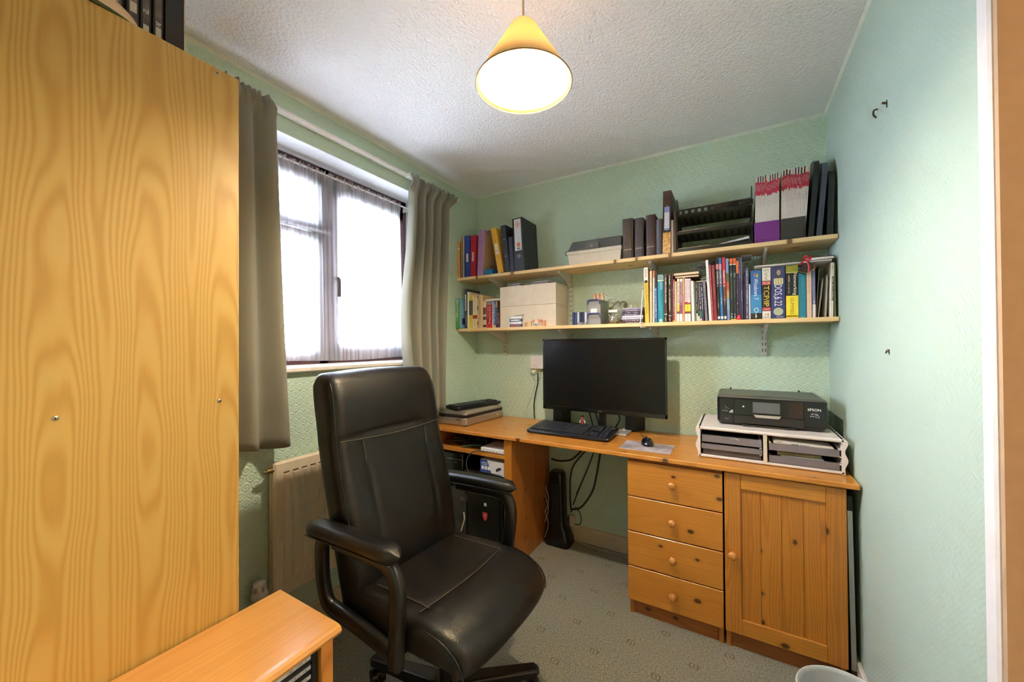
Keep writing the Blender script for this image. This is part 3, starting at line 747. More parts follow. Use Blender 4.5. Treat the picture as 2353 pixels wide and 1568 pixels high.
# ------------------------------------------------------------------ books and binders
def scol(c): return flat(c, .5)
GAP = 1e-4
def book(name, label, cat, x0, w, h, lean, cover, d=.16, y=-.215, zb=1.413, bands=(), titles=(), dots=(), pages='#e3d8bf', group=None, kind='book', round_=False, bend=.0025):
    """upright book: spine faces -y at depth y.  bands (f0,f1,colour[,u0,u1]); titles (text|int, f0, f1, colour, width fraction[, u])"""
    a = R(lean); lift = w/2*abs(math.sin(a))+GAP
    t = thing(name, label, cat, (x0+w/2, y, zb+lift), group, (0, a, 0))
    w -= .0006; hw = w/2; cm = scol(cover)
    b = B(); th = min(.0026, w*.22)
    if round_:
        rg = []
        for z in (0, h):
            rg.append([(-hw, .012, z), (-hw*.92, .004, z), (-hw*.6, -.0005, z), (0, -.002, z), (hw*.6, -.0005, z), (hw*.92, .004, z), (hw, .012, z)])
        b.loft([[(p[0], p[1], p[2]) for p in r] for r in rg][::-1], True, True, False)
        ys = -.002
    else:
        b.box(-hw, hw, 0, .004, 0, h, min(.0012, w*.2)); ys = 0
    if kind == 'binder':
        b.box(-hw, -hw+th, .003, d, 0, h, .0006).box(hw-th, hw, .003, d, 0, h, .0006)
    else:
        b.box(-hw, -hw+th, .003, d, 0, h, .0006).box(hw-th, hw, .003, d, 0, h, .0006)
    part('cover', b, cm, t)
    pm = .004 if kind == 'book' else .012
    if hw-th > .001: part('pages', B().box(-hw+th, hw-th, .004, d-.004, pm*.5, h-pm), flat(pages, .85), t)
    e = ys-.0003
    for bd in bands:
        f0, f1, c = bd[:3]; u0, u1 = bd[3:5] if len(bd) > 3 else (-1, 1)
        part('spine_band', B().box(u0*(hw-.0002), u1*(hw-.0002), e, .003, h*f0, h*f1), scol(c), t); 
    e -= .0003
    for k, ti in enumerate(titles):
        s, f0, f1, c, wf = ti[:5]; u = ti[5] if len(ti) > 5 else 0; horiz = len(ti) > 6 and ti[6]
        L = h*abs(f1-f0); zc = h*(f0+f1)/2; b = B()
        cen = (u*hw, e, zc)
        if horiz: ex, ey, ww, hh = RT, UP, w*wf, L
        else: ex, ey, ww, hh = DOWN, RT, L, w*wf
        if isinstance(s, int): scribble(b, cen, ex, ey, ww, hh, s, k+int(x0*1000))
        else: put_text(b, s, cen, ex, ey, ww, hh)
        part('lettering', b, scol(c), t)
    for f, r, c in dots:
        part('roundel', B().cyl((0, e+.0003, h*f), (0, e-.0006, h*f), r, n=18), scol(c), t)
    return t
LB = 'books on the lower wall shelf'
low = [
 # name,label,x0,w,h,lean,cover,kw
 ('book','green and pale blue book at the left end of the lower shelf, overhanging its edge',.003,.030,.215,0,'#4c8a4e',dict(y=-.262,d=.17,bands=[(.9,.985,'#6fa7c0')],titles=[(22,.93,.25,'#e8f0dc',.3,.25),(18,.9,.3,'#d8e8c8',.25,-.35)])),
 ('book','tall dark grey book with a white strip at the top of its spine',.049,.022,.285,0,'#34333a',dict(bands=[(.45,.86,'#d8d4cc',-.8,.3)],titles=[(16,.84,.48,'#5a5a5a',.3,-.25),(8,.4,.1,'#b8b4bc',.4)])),
 ('book','plain off white book between the tall dark grey one and the yellow and black one',.0725,.0155,.262,0,'#e5dccb',dict(titles=[(5,.95,.86,'#9a8a70',.4)])),
 ('book','yellow and black genealogy guide on the lower shelf',.0893,.029,.240,0,'#e2c83c',dict(bands=[(.40,.83,'#1e1b1a')],titles=[('Genealogy Online',.81,.42,'#f2efe6',.42,.1),(10,.36,.08,'#b89a1c',.35),(3,.94,.87,'#b3932b',.6)])),
 ('book','cream book with a red square on its spine',.119,.040,.234,0,'#e4d2b0',dict(bands=[(.29,.40,'#a93026')],titles=[(22,.9,.5,'#b09a74',.25),(6,.25,.05,'#b59c78',.3),(2,.97,.92,'#8c3326',.3)])),
 ('book','thick tan mottled book with a faded spine',.1605,.046,.232,0,'#cfb287',dict(round_=True,bands=[(.55,.68,'#5a4a44',-.98,-.8),(.1,.22,'#a5352c',-.98,-.8),(.92,.98,'#9a2f28',-.98,-.8)],titles=[(14,.9,.2,'#b7976a',.5)])),
 ('book','brown and cream flecked book left of the red family history book',.209,.0245,.190,0,'#dcc6a4',dict(bands=[(.03,.12,'#4a3028'),(.3,.42,'#5f4436'),(.5,.75,'#70503e')])),
 ('book','thick red family tree book with white title on the lower shelf',.2363,.045,.185,0,'#a01c2c',dict(bands=[(.86,1,'#8e8684'),(.0,.14,'#c9242e')],titles=[('Family Tree Maker',.80,.24,'#f0dcd4',.34,.25),(12,.82,.4,'#e7c6c0',.22,-.35),('8',.22,.16,'#f0dcd4',.3,.1)])),
 ('book','narrow white book right of the red family tree book',.284,.009,.183,0,'#e2dcd2',dict(titles=[(12,.9,.2,'#7a4a44',.5)])),
 ('book','blue and white striped computing book',.2935,.021,.186,0,'#3c5a92',dict(bands=[(0,.1,'#d8b878')],titles=[(20,.9,.15,'#e8ecf2',.5)])),
 ('book','dark navy book with a tan top band',.315,.012,.184,0,'#1d2848',dict(bands=[(.75,.98,'#b0905a')],titles=[(12,.7,.15,'#9ab0dc',.5)])),
 ('book','narrow maroon and black book tight against the cream boxes',.3275,.0125,.182,0,'#5f2430',dict(bands=[(.6,.97,'#1c1416')],titles=[(8,.55,.15,'#d8bcb8',.5)])),
 ('book','yellow digital photo manual with a white top and black roundel',1.2935,.0225,.306,-1,'#e0b840',dict(bands=[(.745,.998,'#efe9e2')],dots=[(.745,.0085,'#231d1a')],titles=[('PSPA',.96,.82,'#b8333a',.45),('DIGITAL PHOTO MANUAL',.70,.16,'#4a3a1a',.4)],d=.19)),
 ('book','slim cream book with small grey title, right of the yellow manual',1.3195,.0115,.284,.3,'#e3cfae',dict(titles=[(14,.95,.6,'#8c7a60',.35)])),
 ('book','slim book with a coral top and cream lower spine',1.3345,.0092,.286,.5,'#e8d8c4',dict(bands=[(.86,.997,'#d9694f')],titles=[(4,.95,.88,'#f0d8c8',.5)])),
 ('book','narrow black and blue book beside the teal book',1.3442,.0145,.258,0,'#15181f',dict(bands=[(0,.74,'#2a5f94')],titles=[(22,.72,.1,'#d4e0ec',.4)])),
 ('book','thick teal book with a grey picture band at the top',1.3605,.0315,.260,0,'#2a8ea6',dict(round_=True,bands=[(.885,.985,'#7d8f8c'),(.86,.885,'#cfd8b0'),(0.005,.07,'#a8c4b8',-.5,.5)],titles=[('DIGITAL',.84,.68,'#d6ecf0',.36,.3),(10,.3,.1,'#1c6478',.3,-.4),(12,.62,.35,'#1f7084',.3,.2)])),
 ('book','dark brown book with white title, first of the brown pair',1.3928,.0165,.256,.3,'#3d2418',dict(bands=[(.16,.175,'#e8e0d4')],titles=[(18,.94,.4,'#ece6da',.42),(5,.14,.03,'#d8d0c4',.4)])),
 ('book','dark brown book with white title, second of the brown pair',1.4145,.0145,.259,.1,'#35201a',dict(bands=[(.125,.14,'#e8e0d4')],titles=[(24,.96,.22,'#ece6da',.42),(4,.1,.03,'#d8d0c4',.5)])),
 ('book','thin maroon brown book right of the brown pair',1.4298,.0085,.256,.2,'#4c211c',dict(titles=[(3,.7,.6,'#c8a89c',.4)])),
 ('book','thin red book with small white lettering',1.4388,.0078,.228,.2,'#b04a46',dict(titles=[(30,.95,.15,'#f0e0d8',.5)])),
 ('book','thin plain cream book between red and purple lettered spines',1.4472,.0080,.216,.2,'#e6cdaf',{}),
 ('book','cream photo editing guide with faded purple lettering and yellow foot',1.4557,.0135,.230,.8,'#e9d6b0',dict(bands=[(.0,.185,'#e6e2e4'),(.185,.24,'#6a4a2c'),(.24,.40,'#e3bf3a')],titles=[(16,.93,.42,'#8a5c84',.6)])),
 ('book','white and plum photo editing guide numbered eleven',1.4697,.0132,.228,.8,'#efe6e4',dict(bands=[(0,.185,'#e6e2e4'),(.185,.36,'#8c3f72'),(.36,.93,'#7c2d5c',-.98,.9)],titles=[('PHOTOSHOP ELEMENTS 11',.92,.38,'#f4eef0',.62)])),
 ('book','narrow tan and pink book among the photo editing guides',1.4835,.0105,.234,.6,'#c99c70',dict(bands=[(.25,.62,'#c27f6e'),(.1,.25,'#dc8c40')])),
 ('book','white photo editing guide with red letters, left of its pair',1.4945,.0145,.226,.6,'#efe4e2',dict(bands=[(0,.185,'#e4e2e6'),(.185,.235,'#7a2a2a'),(.235,.40,'#e6c832'),(.40,.46,'#a32634')],titles=[('PHOTOSHOP ELEMENTS',.96,.48,'#8f2f58',.66)])),
 ('book','white photo editing guide with red letters, right of its pair',1.5093,.0142,.225,.3,'#efe4e2',dict(bands=[(0,.185,'#e4e2e6'),(.185,.235,'#7a2a2a'),(.235,.40,'#e3c63a'),(.40,.44,'#a32634')],titles=[('PHOTOSHOP ELEMENTS 7',.96,.44,'#8f2f58',.66)])),
 ('book','plain white book leaning slightly, right of the photo editing guides',1.5285,.0135,.212,-1.0,'#ece6da',{}),
 ('book','slim slate grey book leaning left',1.5424,.0078,.205,-1.1,'#6a6a70',dict(titles=[(12,.95,.3,'#3c3c44',.4)])),
 ('book','slim black book with cream lettering, leaning left',1.5504,.0078,.204,-1.0,'#26211f',dict(bands=[(0,.2,'#d8d0c0')],titles=[(22,.96,.25,'#d8d0a8',.5)])),
 ('book','slim near black book with a white foot, leaning left',1.5584,.0078,.203,-1.1,'#2c2a2e',dict(bands=[(.0,.13,'#e0dcd8')],titles=[(22,.96,.2,'#a8a49c',.4)])),
 ('book','black book with a green foot and white title, leaning left',1.5664,.0105,.201,-1.6,'#26262a',dict(bands=[(.1,.26,'#2f6a48'),(0,.07,'#e0b8a0')],titles=[(20,.96,.3,'#e8e6e0',.5)])),
 ('book','narrow navy book with white lettering beside the spiral notebook',1.5772,.0095,.204,-2.0,'#333458',dict(titles=[(20,.96,.28,'#e6e4ea',.5)])),
 ('book','tall white book leaning against the red ones',1.6085,.0130,.313,-2.6,'#ebe6e4',dict(titles=[(14,.95,.6,'#c8c4c4',.3)],d=.2)),
 ('book','tall slim rose red book',1.6222,.0074,.288,-2.3,'#b0404c',dict(titles=[(22,.95,.1,'#e2a8a8',.4)],d=.2)),
 ('book','tall maroon book beside the black yearbook',1.6305,.0158,.284,-2.0,'#7a1f26',dict(titles=[(24,.93,.4,'#c07c78',.3)],d=.2)),
 ('book','tall black yearbook with white capitals',1.6478,.0122,.316,-1.4,'#17191e',dict(bands=[(.82,.905,'#c9808a')],titles=[('YEARBOOK 2',.80,.545,'#f0f0f0',.72),(10,.35,.2,'#b0b0b4',.4)],dots=[],d=.21)),
 ('book','tall blue yearbook with white capitals',1.6610,.0125,.318,-1.4,'#2468a4',dict(bands=[(.80,.90,'#c88c9c'),(.55,.80,'#3a4c6c')],titles=[('YEARBOOK 1',.80,.55,'#f2f4f6',.72),(10,.38,.24,'#d0dce8',.4)],d=.21)),
 ('book','tall red yearbook with white capitals',1.6748,.0130,.318,-1.1,'#c02840',dict(bands=[(.0,.30,'#231a1c'),(.30,.55,'#6a3a2c')],titles=[('YEARBOOK 10',.80,.53,'#f4ecec',.72),(10,.38,.24,'#d8ccc8',.4)],d=.21)),
 ('book','tall annual with a light blue and orange picture spine',1.6893,.0125,.310,-.9,'#7890bc',dict(bands=[(.62,.76,'#5a6038'),(.48,.62,'#b0562e'),(.36,.48,'#b8905a'),(.16,.34,'#88a0b8')],d=.21)),
 ('book','tall dark green annual with an orange top, left of its pair',1.7038,.0122,.308,-.4,'#1d2a2c',dict(bands=[(.905,.998,'#dd6428'),(.89,.905,'#e8e0d0')],titles=[('2011',.76,.70,'#d8dcd8',.5),(20,.68,.35,'#8a948c',.3),(4,.11,.03,'#e4e4e4',.5)],d=.21)),
 ('book','tall dark green annual with an orange top, right of its pair',1.7172,.0122,.308,-.2,'#1a2628',dict(bands=[(.905,.998,'#dd6428'),(.89,.905,'#e8e0d0')],titles=[('2013',.76,.69,'#d8dcd8',.55),(20,.66,.35,'#8a948c',.3),(4,.11,.03,'#e4e4e4',.5)],d=.21)),
 ('book','tall dark purple book with an orange upper band',1.7304,.0100,.311,-.2,'#2b2438',dict(bands=[(.74,.94,'#d9702e')],titles=[(22,.7,.36,'#a8a0b4',.3),(2,.28,.25,'#d8d4e0',.7),(8,.2,.1,'#908aa0',.3)],d=.21)),
 ('book','tall violet book with white lettering at the top',1.7412,.0082,.310,-.5,'#3d3358',dict(titles=[(16,.95,.66,'#d4cee4',.4)],d=.21)),
 ('book','tall violet grey book, last of the tall row',1.7500,.0082,.310,-.6,'#4b4066',dict(bands=[(.62,.97,'#6a6084',-.6,.6)],titles=[(8,.48,.3,'#c4bcd8',.4)],d=.21)),
 ('book','thin black book between violet and lilac spines',1.7598,.0070,.232,0,'#1c1a26',{}),
 ('book','lilac grey book with a white title',1.7680,.0138,.252,0,'#5c587c',dict(titles=[(34,.95,.3,'#e8e6f0',.4,.1),(7,.26,.14,'#d8d4e4',.3),(2,.07,.03,'#f0eef4',.6)])),
 ('book','thin white booklet right of the lilac grey book',1.7826,.0062,.173,0,'#e9e5e0',{}),
 ('book','thick blue operating system guide with a round logo and black foot',1.7895,.0445,.238,0,'#2d5c9c',dict(bands=[(0,.125,'#1c1a1c'),(.125,.5,'#3d86b8')],titles=[('Windows 7',.83,.40,'#eef4f8',.40,.0),(5,.11,.03,'#e8e8e8',.22)])),
 ('book','thick network protocol guide with yellow letters and a fourteen days foot',1.8357,.0345,.246,.2,'#1c1a1c',dict(bands=[(.745,.998,'#e4dccc'),(.665,.735,'#c24034'),(.165,.225,'#b83a38'),(.0,.155,'#e8e0d2')],titles=[('TCP/IP',.645,.245,'#ecc93c',.62),('SAMS',.97,.93,'#4a4642',.66,0,True),('MCSE',.725,.675,'#f0d8d0',.84,0,True),('Teach Yourself',.91,.76,'#5c5850',.4),('14',.115,.065,'#26221f',.42,.1,True),('DAYS',.055,.012,'#26221f',.70,0,True),(8,.21,.18,'#e8c8c4',.7,0,True)])),
 ('book','thickest navy operating system guide with a portrait and white title',1.8720,.0545,.246,.3,'#2f3468',dict(bands=[(.66,.78,'#b0a468',-.5,.6)],dots=[(.135,.019,'#a9b294')],titles=[('DOS 6.22',.655,.245,'#ece8f0',.55),(6,.045,.02,'#d8d4e0',.5,.2,True),('for',.45,.40,'#ece8f0',.2,-.5)])),
 ('book','yellow and black networking guide with a striped top edge',1.9290,.0470,.247,.3,'#1f1c18',dict(bands=[(.0,.425,'#ecd234'),(.03,.05,'#d08a2c',-.9,.9),(.865,.998,'#b6b238'),(.855,.868,'#e0e090')],titles=[('Networking',.845,.435,'#f2f0e8',.36,.42),(20,.82,.45,'#c8c4b8',.12,-.5),('DUMMIES',.385,.07,'#8a7a20',.3)])),
 ('book','plain teal hardback right of the yellow networking guide',1.9770,.0285,.235,0,'#23788a',dict(titles=[(14,.80,.50,'#4a98a8',.22),(2,.03,.01,'#a8d0d4',.4,0,True)])),
 ('book','cream pink hardback right of the teal one',2.0070,.0185,.232,0,'#dfc0a4',dict(titles=[(12,.8,.45,'#c0a080',.3)])),
 ('book','slim lilac book with an orange tip, leaning near the shelf end',2.0272,.0118,.240,0,'#78789c',dict(bands=[(.9,.997,'#d0803c'),(0,.25,'#e6dcdc')],titles=[(5,.36,.27,'#e4e8f4',.4)])),
 ('book','white spined book with black capitals at the right end of the shelf',2.0890,.0120,.244,1.2,'#e0dccf',dict(bands=[(.3,.74,'#4a4a40',-.3,.95)],titles=[(22,.72,.32,'#d8d4c4',.5,.3),(4,.95,.85,'#7a766c',.4)])),
 ('book','thin olive green book against the right wall',2.1045,.0060,.240,0,'#5e6638',{}),
]
for n, lab, x0, ww, hh, ln, cv, kw in low: book(n, lab, 'book', x0, ww, hh, ln, cv, group=LB, **kw)
# details on some of those books
def extra(label, fn):
    for o in bpy.data.objects:
        if o.get('label') == label: fn(o)
def start_cover(o):
    part('side_picture', B().box(.0152, .0158, .012, .155, .004, .211), flat('#7fb2cc', .5), o)
    part('side_tree', B().ball((.0158, .12, .12), .0008, .038, .055), flat('#2f7a48', .5), o)
    part('side_logo', B().box(.0157, .0164, .035, .10, .03, .075, .0), flat('#2c2850', .5), o)
extra(low[0][1], start_cover)
def flag(o):
    for i, c in enumerate(('#d8583c', '#7fae4c', '#4a90c8', '#e0b83c')):
        part('logo_patch', B().box((-.009, .001)[i % 2], (-.001, .009)[i % 2], -.0010, -.0003, (.214, .205)[i//2], (.222, .213)[i//2], .002), scol(c), o)
    part('logo_swirl', B().tube([(-.004, -.001, .03), (.008, -.001, .04), (.004, -.001, .055), (-.008, -.001, .048), (-.002, -.001, .036)], .0022, 6), flat('#c0d8e8', .4), o)
extra('thick blue operating system guide with a round logo and black foot', flag)
def portrait(o):
    part('portrait', B().box(-.014, .016, -.0008, -.0002, .196, .238), flat('#3a3846', .5), o)
    part('portrait_face', B().ball((.002, -.0008, .218), .0085, .0006, .013), flat('#a08c84', .6), o)
    for i in range(4): part('column', B().box(-.017+i*.010, -.011+i*.010, -.0016, -.0006, .163, .19), flat('#d8d0a0', .5), o)
extra('thickest navy operating system guide with a portrait and white title', portrait)
def stripes(o):
    b = B()
    for i in range(9): b.box(-.020+i*.0049, -.018+i*.0049, -.0008, -.0002, .215, .246)
    part('edge_stripes', b, flat('#5c6020', .5), o)
extra('yellow and black networking guide with a striped top edge', stripes)
for nm_ in ('black', 'blue', 'red'):
    extra('tall %s yearbook with white capitals' % nm_, lambda o: part('spine_label', B().box(-.005, .005, -.0008, 0, .008, .021), flat('#dfe4e6', .5), o))
# spiral notebook
nb = thing('spiral_notebook', 'spiral bound notebook leaning left among the books', 'notebook', (1.597, -.215, 1.4135), LB, (0, R(-3), 0))
part('cover', B().box(-.0055, .0055, .004, .165, 0, .208, .0008), flat('#6d6478', .6), nb)
for i in range(26): part('coil', B().tube([(.0062*math.cos(a), .0045+.006*math.sin(a), .006+i*.0077) for a in [j*math.pi/4 for j in range(9)]], .0011, 4, 1), flat('#dcd8dc', .35), nb)
part('pages', B().box(-.0045, .0045, .006, .163, .002, .206), paper, nb)
# loose papers standing near the right end
for i, (x0, ln, hh, th, col, lab) in enumerate(((2.041, 3.0, .235, .006, '#5a3a34', 'dark brown folder leaning near the right end of the lower shelf'), (2.048, 6.5, .178, .006, '#d9d4cf', 'sheaf of newspaper pages leaning at a steep angle near the shelf end'), (2.0745, 2.4, .192, .0075, '#d8d2ce', 'bundle of folded white papers standing near the right shelf end'))):
    t = thing('paper_sheaf', lab, 'papers', (x0+th/2, -.20, 1.4132), 'loose papers on the lower shelf', (0, R(ln), 0))
    for k in range(3): part('sheet', B().box(-th/2+th/3*k, -th/2+th/3*k+th*.26, .0+.006*k, .15, 0, hh-.012*k, .0003), flat(col if k != 1 else '#c9c2ba', .8), t)
# stuff lying on top of books
t = single('book_flat', B(), paper, None, None, (0, 0, 0)) if False else None
def flatbook(label, x0, x1, y0, y1, z, th, cover, rot=0, pages='#e8dcc4', cat='book', name='flat_book', group='books lying flat on the row'):
    c = ((x0+x1)/2, (y0+y1)/2, z)
    t = thing(name, label, cat, c, group, (0, 0, R(rot)))
    hx, hy = (x1-x0)/2, (y1-y0)/2; k = min(.0022, th*.25)
    part('cover', B().box(-hx, hx, -hy, hy, 0, k, .0004).box(-hx, hx, -hy, hy, th-k, th, .0004).box(-hx, hx, hy-.004, hy, 0, th), scol(cover), t)
    part('pages', B().box(-hx+.003, hx-.003, -hy+.002, hy-.004, k, th-k), flat(pages, .85), t)
    return t
flatbook('cream page edged book lying flat, lower of the two over the photo guides', 1.444, 1.562, -.20, -.05, 1.6465, .0125, '#5a3a24', 1, '#e9c9a4')
flatbook('cream page edged book lying flat, upper of the two over the photo guides', 1.440, 1.566, -.202, -.05, 1.6600, .0165, '#4f3420', -1, '#eed6b2')
flatbook('white paperback lying flat over the short books by the cream boxes', .222, .342, -.21, -.06, 1.6005, .012, '#ddd6ca', 3, '#efe8da')
flatbook('cream card lying flat at the back of the short books', .225, .335, -.17, -.03, 1.6135, .003, '#cfc2a6', 0)
single('paper_stack', B().box(1.548, 1.606, -.19, -.04, 1.6195, 1.623).box(1.552, 1.604, -.185, -.05, 1.6232, 1.6262), flat('#d8d2c2', .8), 'pale sheets lying flat over the slim leaning books', 'papers', (1.577, -.12, 1.62))
pp = thing('loose_papers', 'white sheets lying flat, jutting left behind the tall white book', 'papers', (1.66, -.09, 1.735), 'books lying flat on the row')
part('sheet', B().add([(1.545, -.16, 1.708), (1.80, -.06, 1.7375), (1.80, -.02, 1.7375), (1.56, -.03, 1.712), (1.545, -.16, 1.7086), (1.80, -.06, 1.7381), (1.80, -.02, 1.7381), (1.56, -.03, 1.7126)], [(3, 2, 1, 0), (4, 5, 6, 7), (0, 1, 5, 4), (1, 2, 6, 5), (2, 3, 7, 6), (3, 0, 4, 7)]), flat('#b9b4bc', .7), pp)
part('sheet', B().box(1.57, 1.665, -.17, -.03, 1.7285, 1.7292), flat('#c9c4c8', .7), pp)
part('sheet', B().box(1.75, 1.80, -.17, -.03, 1.7385, 1.7392), flat('#e0dcd8', .7), pp)
lid = single('white_tray', B().box(1.806, 2.098, -.218, -.05, 1.6615, 1.6665, .001).box(1.806, 2.098, -.218, -.214, 1.6615, 1.672), flat('#dcd6d2', .55), 'long white lid lying across the thick guides on the lower shelf', 'lid', (1.95, -.14, 1.6615))
flatbook('black edged white book lying on the long white lid', 2.000, 2.108, -.215, -.06, 1.6730, .0155, '#1a1416', 0, '#ece4e2')
single('round_tin', B().lathe([(0, 1.6890), (.038, 1.6890), (.040, 1.6910), (.040, 1.694), (.02, 1.698), (0, 1.6985)], (2.045, -.14, 0), 24), flat('#d8d0bc', .3, .6), 'round silver disc on the black edged white book', 'disc', (2.045, -.14, 1.689))
gb = thing('gift_box', 'small dark box tied with a red ribbon, propped before the teal book', 'gift box', (2.000, -.232, 1.625))
hx = [(1.974, 1.623), (2.001, 1.612), (2.031, 1.630), (2.029, 1.655), (1.990, 1.660)]
part('box', B().prism(hx, -.250, -.218, 'y'), flat('#2c1512', .45), gb)
part('gold_edge', B().tube([(1.974, -.2505, 1.623), (2.001, -.2505, 1.612), (2.031, -.2505, 1.630)], .0014, 5, 1), flat('#b8a868', .4, .5), gb)
b = B().tube([(2.010, -.252, 1.618), (2.012, -.252, 1.640), (2.006, -.250, 1.664)], .0042, 6).tube([(1.978, -.252, 1.652), (1.992, -.253, 1.668), (2.006, -.253, 1.668), (2.014, -.252, 1.662)], .0042, 6)
b.tube([(2.004, -.252, 1.668), (1.992, -.256, 1.682), (2.002, -.258, 1.690), (2.010, -.256, 1.676), (2.020, -.256, 1.684), (2.014, -.254, 1.670)], .0038, 6)
part('ribbon', b, flat('#b01a2c', .35), gb)
single('red_toy', B().lathe([(0, 0), (.010, 0), (.0105, .008), (.0075, .016), (.0045, .024), (0, .026)], (1.7395, -.2265, 1.4132), 12), flat('#d8283c', .35), 'small red cone shaped toy before the tall violet books', 'toy', (1.7395, -.2265, 1.4132))
single('note_pad', B().box(1.706, 1.729, -.2355, -.220, 1.4131, 1.4175, .0005), flat('#e8c63c', .6), 'small yellow note pad before the dark green annuals', 'note pad', (1.7175, -.228, 1.4131))
single('eraser', B().box(1.439, 1.449, -.232, -.2175, 1.4131, 1.4205, .0005), flat('#e2c22e', .6), 'tiny yellow eraser before the thin red book', 'eraser', (1.444, -.226, 1.4131))
# wire bookend
be = thing('bookend', 'black wire bookend standing behind the coral topped book', 'bookend', (1.343, -.1, 1.413))
part('wire_frame', B().tube([(1.3328, -.19, 1.4136), (1.3328, -.19, 1.712), (1.3328, -.04, 1.712), (1.3328, -.04, 1.4136)], .0014, 6, 1), black_pl, be)
part('base', B().box(1.3316, 1.3340, -.19, -.04, 1.4131, 1.4139), black_pl, be)
wb = thing('white_bookend', 'white bent wire clipped to the lower shelf edge beside the yellow manual', 'wire clip', (1.283, -.24, 1.413))
part('wire', B().tube([(1.287, -.236, 1.592), (1.286, -.240, 1.56), (1.281, -.247, 1.48), (1.277, -.250, 1.42), (1.277, -.250, 1.394), (1.281, -.247, 1.388), (1.300, -.225, 1.3885)], .0026, 7), flat('#e4e0e2', .35), wb)
part('foot', B().box(1.266, 1.290, -.250, -.20, 1.4131, 1.4165, .001), white_pl, wb)
# cream filing boxes
for z0, z1, nmz in ((1.4131, 1.5525, 'lower'), (1.5532, 1.685, 'upper')):
    bx = thing('filing_box', '%s of the two large cream cardboard boxes stacked on the lower shelf' % nmz, 'box', (.56, -.12, z0), 'stacked cream boxes')
    part('box_body', B().box(.349, .760, -.215, -.018, z0, z1, .0015), flat('#d8cbb8', .6), bx)
    part('front_lip', B().box(.350, .759, -.2162, -.2148, z0+.001, z1-.0012), flat('#dccfbd', .55), bx)
    part('seam', B().box(.7602, .7605, -.2, -.03, z1-.012, z1-.010), flat('#8f7c5c', .7), bx)
for i, (x0, x1, lab) in enumerate(((.40, .505, 'grey white papers lying on the cream boxes, left pile'), (.585, .705, 'grey white booklets lying on the cream boxes, right pile'))):
    t = thing('paper_pile', lab, 'papers', (x0, -.14, 1.6853), 'papers on the cream boxes')
    for k in range(4): part('sheet', B().box(x0+.004*k, x1-.012*((k*7) % 3), -.205+.01*(k % 2), -.06, 1.6855+.0048*k, 1.6855+.0048*k+.0035, .0008), flat(('#b8b2bc', '#d6d2d6', '#8c8894', '#cfcad0')[k], .6), t)
# little items before the boxes
TX = [(.441, .0165, '#22222a'), (.441, .0165, '#d9dade'), (.441, .0165, '#2a2a30'), (.441, .0165, '#e6e6ea')]
for k in range(4):
    z = 1.4132+.0175*k; lab = ('bottom', 'second from bottom', 'third from bottom', 'top')[k]
    t = thing('tape_case', '%s small clear tape case in the little stack before the cream boxes' % lab, 'tape case', (.475, -.226, z), 'little stack of tape cases')
    part('case', B().box(.436, .524, -.236, -.217, z, z+.0168, .0012), flat(('#2b2430', '#c9c8ce', '#26242c', '#d2d0d6')[k], .25), t)
    part('label', B().box(.445, .505, -.2366, -.2355, z+.004, z+.013), flat(('#a02c34', '#eeeef2', '#e9e9ee', '#f4f4f6')[k], .5), t)
single('pen', B().cyl((.470, -.226, 1.4860), (.530, -.222, 1.4915), .0016, n=8).ball((.531, -.222, 1.4916), .003), flat('#4a463f', .4), 'thin pin with a dark head lying on the little stack of tape cases', 'pin', (.50, -.224, 1.487))
for k, x in enumerate((.548, .560, .5715, .583)):
    single('wooden_block', B().box(x, x+.009, -.235, -.2175, 1.4132, 1.4132+(.026, .032, .033, .035)[k], .001), flat(('#c99a6c', '#ddb88c', '#e2c49a', '#e6cba4')[k], .6), '%s little wooden slat standing left of the house ornament' % ('first', 'second', 'third', 'fourth')[k], 'wooden slat', (x, -.226, 1.4132), 'little wooden slats by the house')
hs = thing('house_ornament', 'tiny cottage ornament with a pink roof before the cream boxes', 'ornament', (.635, -.227, 1.4132))
part('walls', B().box(.600, .668, -.233, -.2175, 1.4132, 1.435).prism([(.616, 1.435), (.650, 1.435), (.633, 1.462)], -.237, -.2175, 'y'), flat('#ecdcc4', .6), hs)
part('roof', B().prism([(.596, 1.434), (.672, 1.434), (.664, 1.456), (.606, 1.456)], -.2345, -.2170, 'y'), flat('#d08a78', .6), hs)
part('door', B().box(.630, .637, -.2376, -.236, 1.4135, 1.426), flat('#a8742c', .5), hs)
for x in (.608, .622, .643, .656): part('window', B().box(x, x+.006, -.2376, -.2325, 1.420, 1.428), flat('#6a7080', .4), hs)
part('side_wing', B().box(.672, .692, -.233, -.2175, 1.4132, 1.450), flat('#d49a70', .6), hs)
single('white_mint', B().box(.728, .750, -.236, -.226, 1.4132, 1.4165, .001), flat('#e8e0d4', .5), 'small white tag lying before the cream boxes near the shelf upright', 'tag', (.74, -.23, 1.4132))
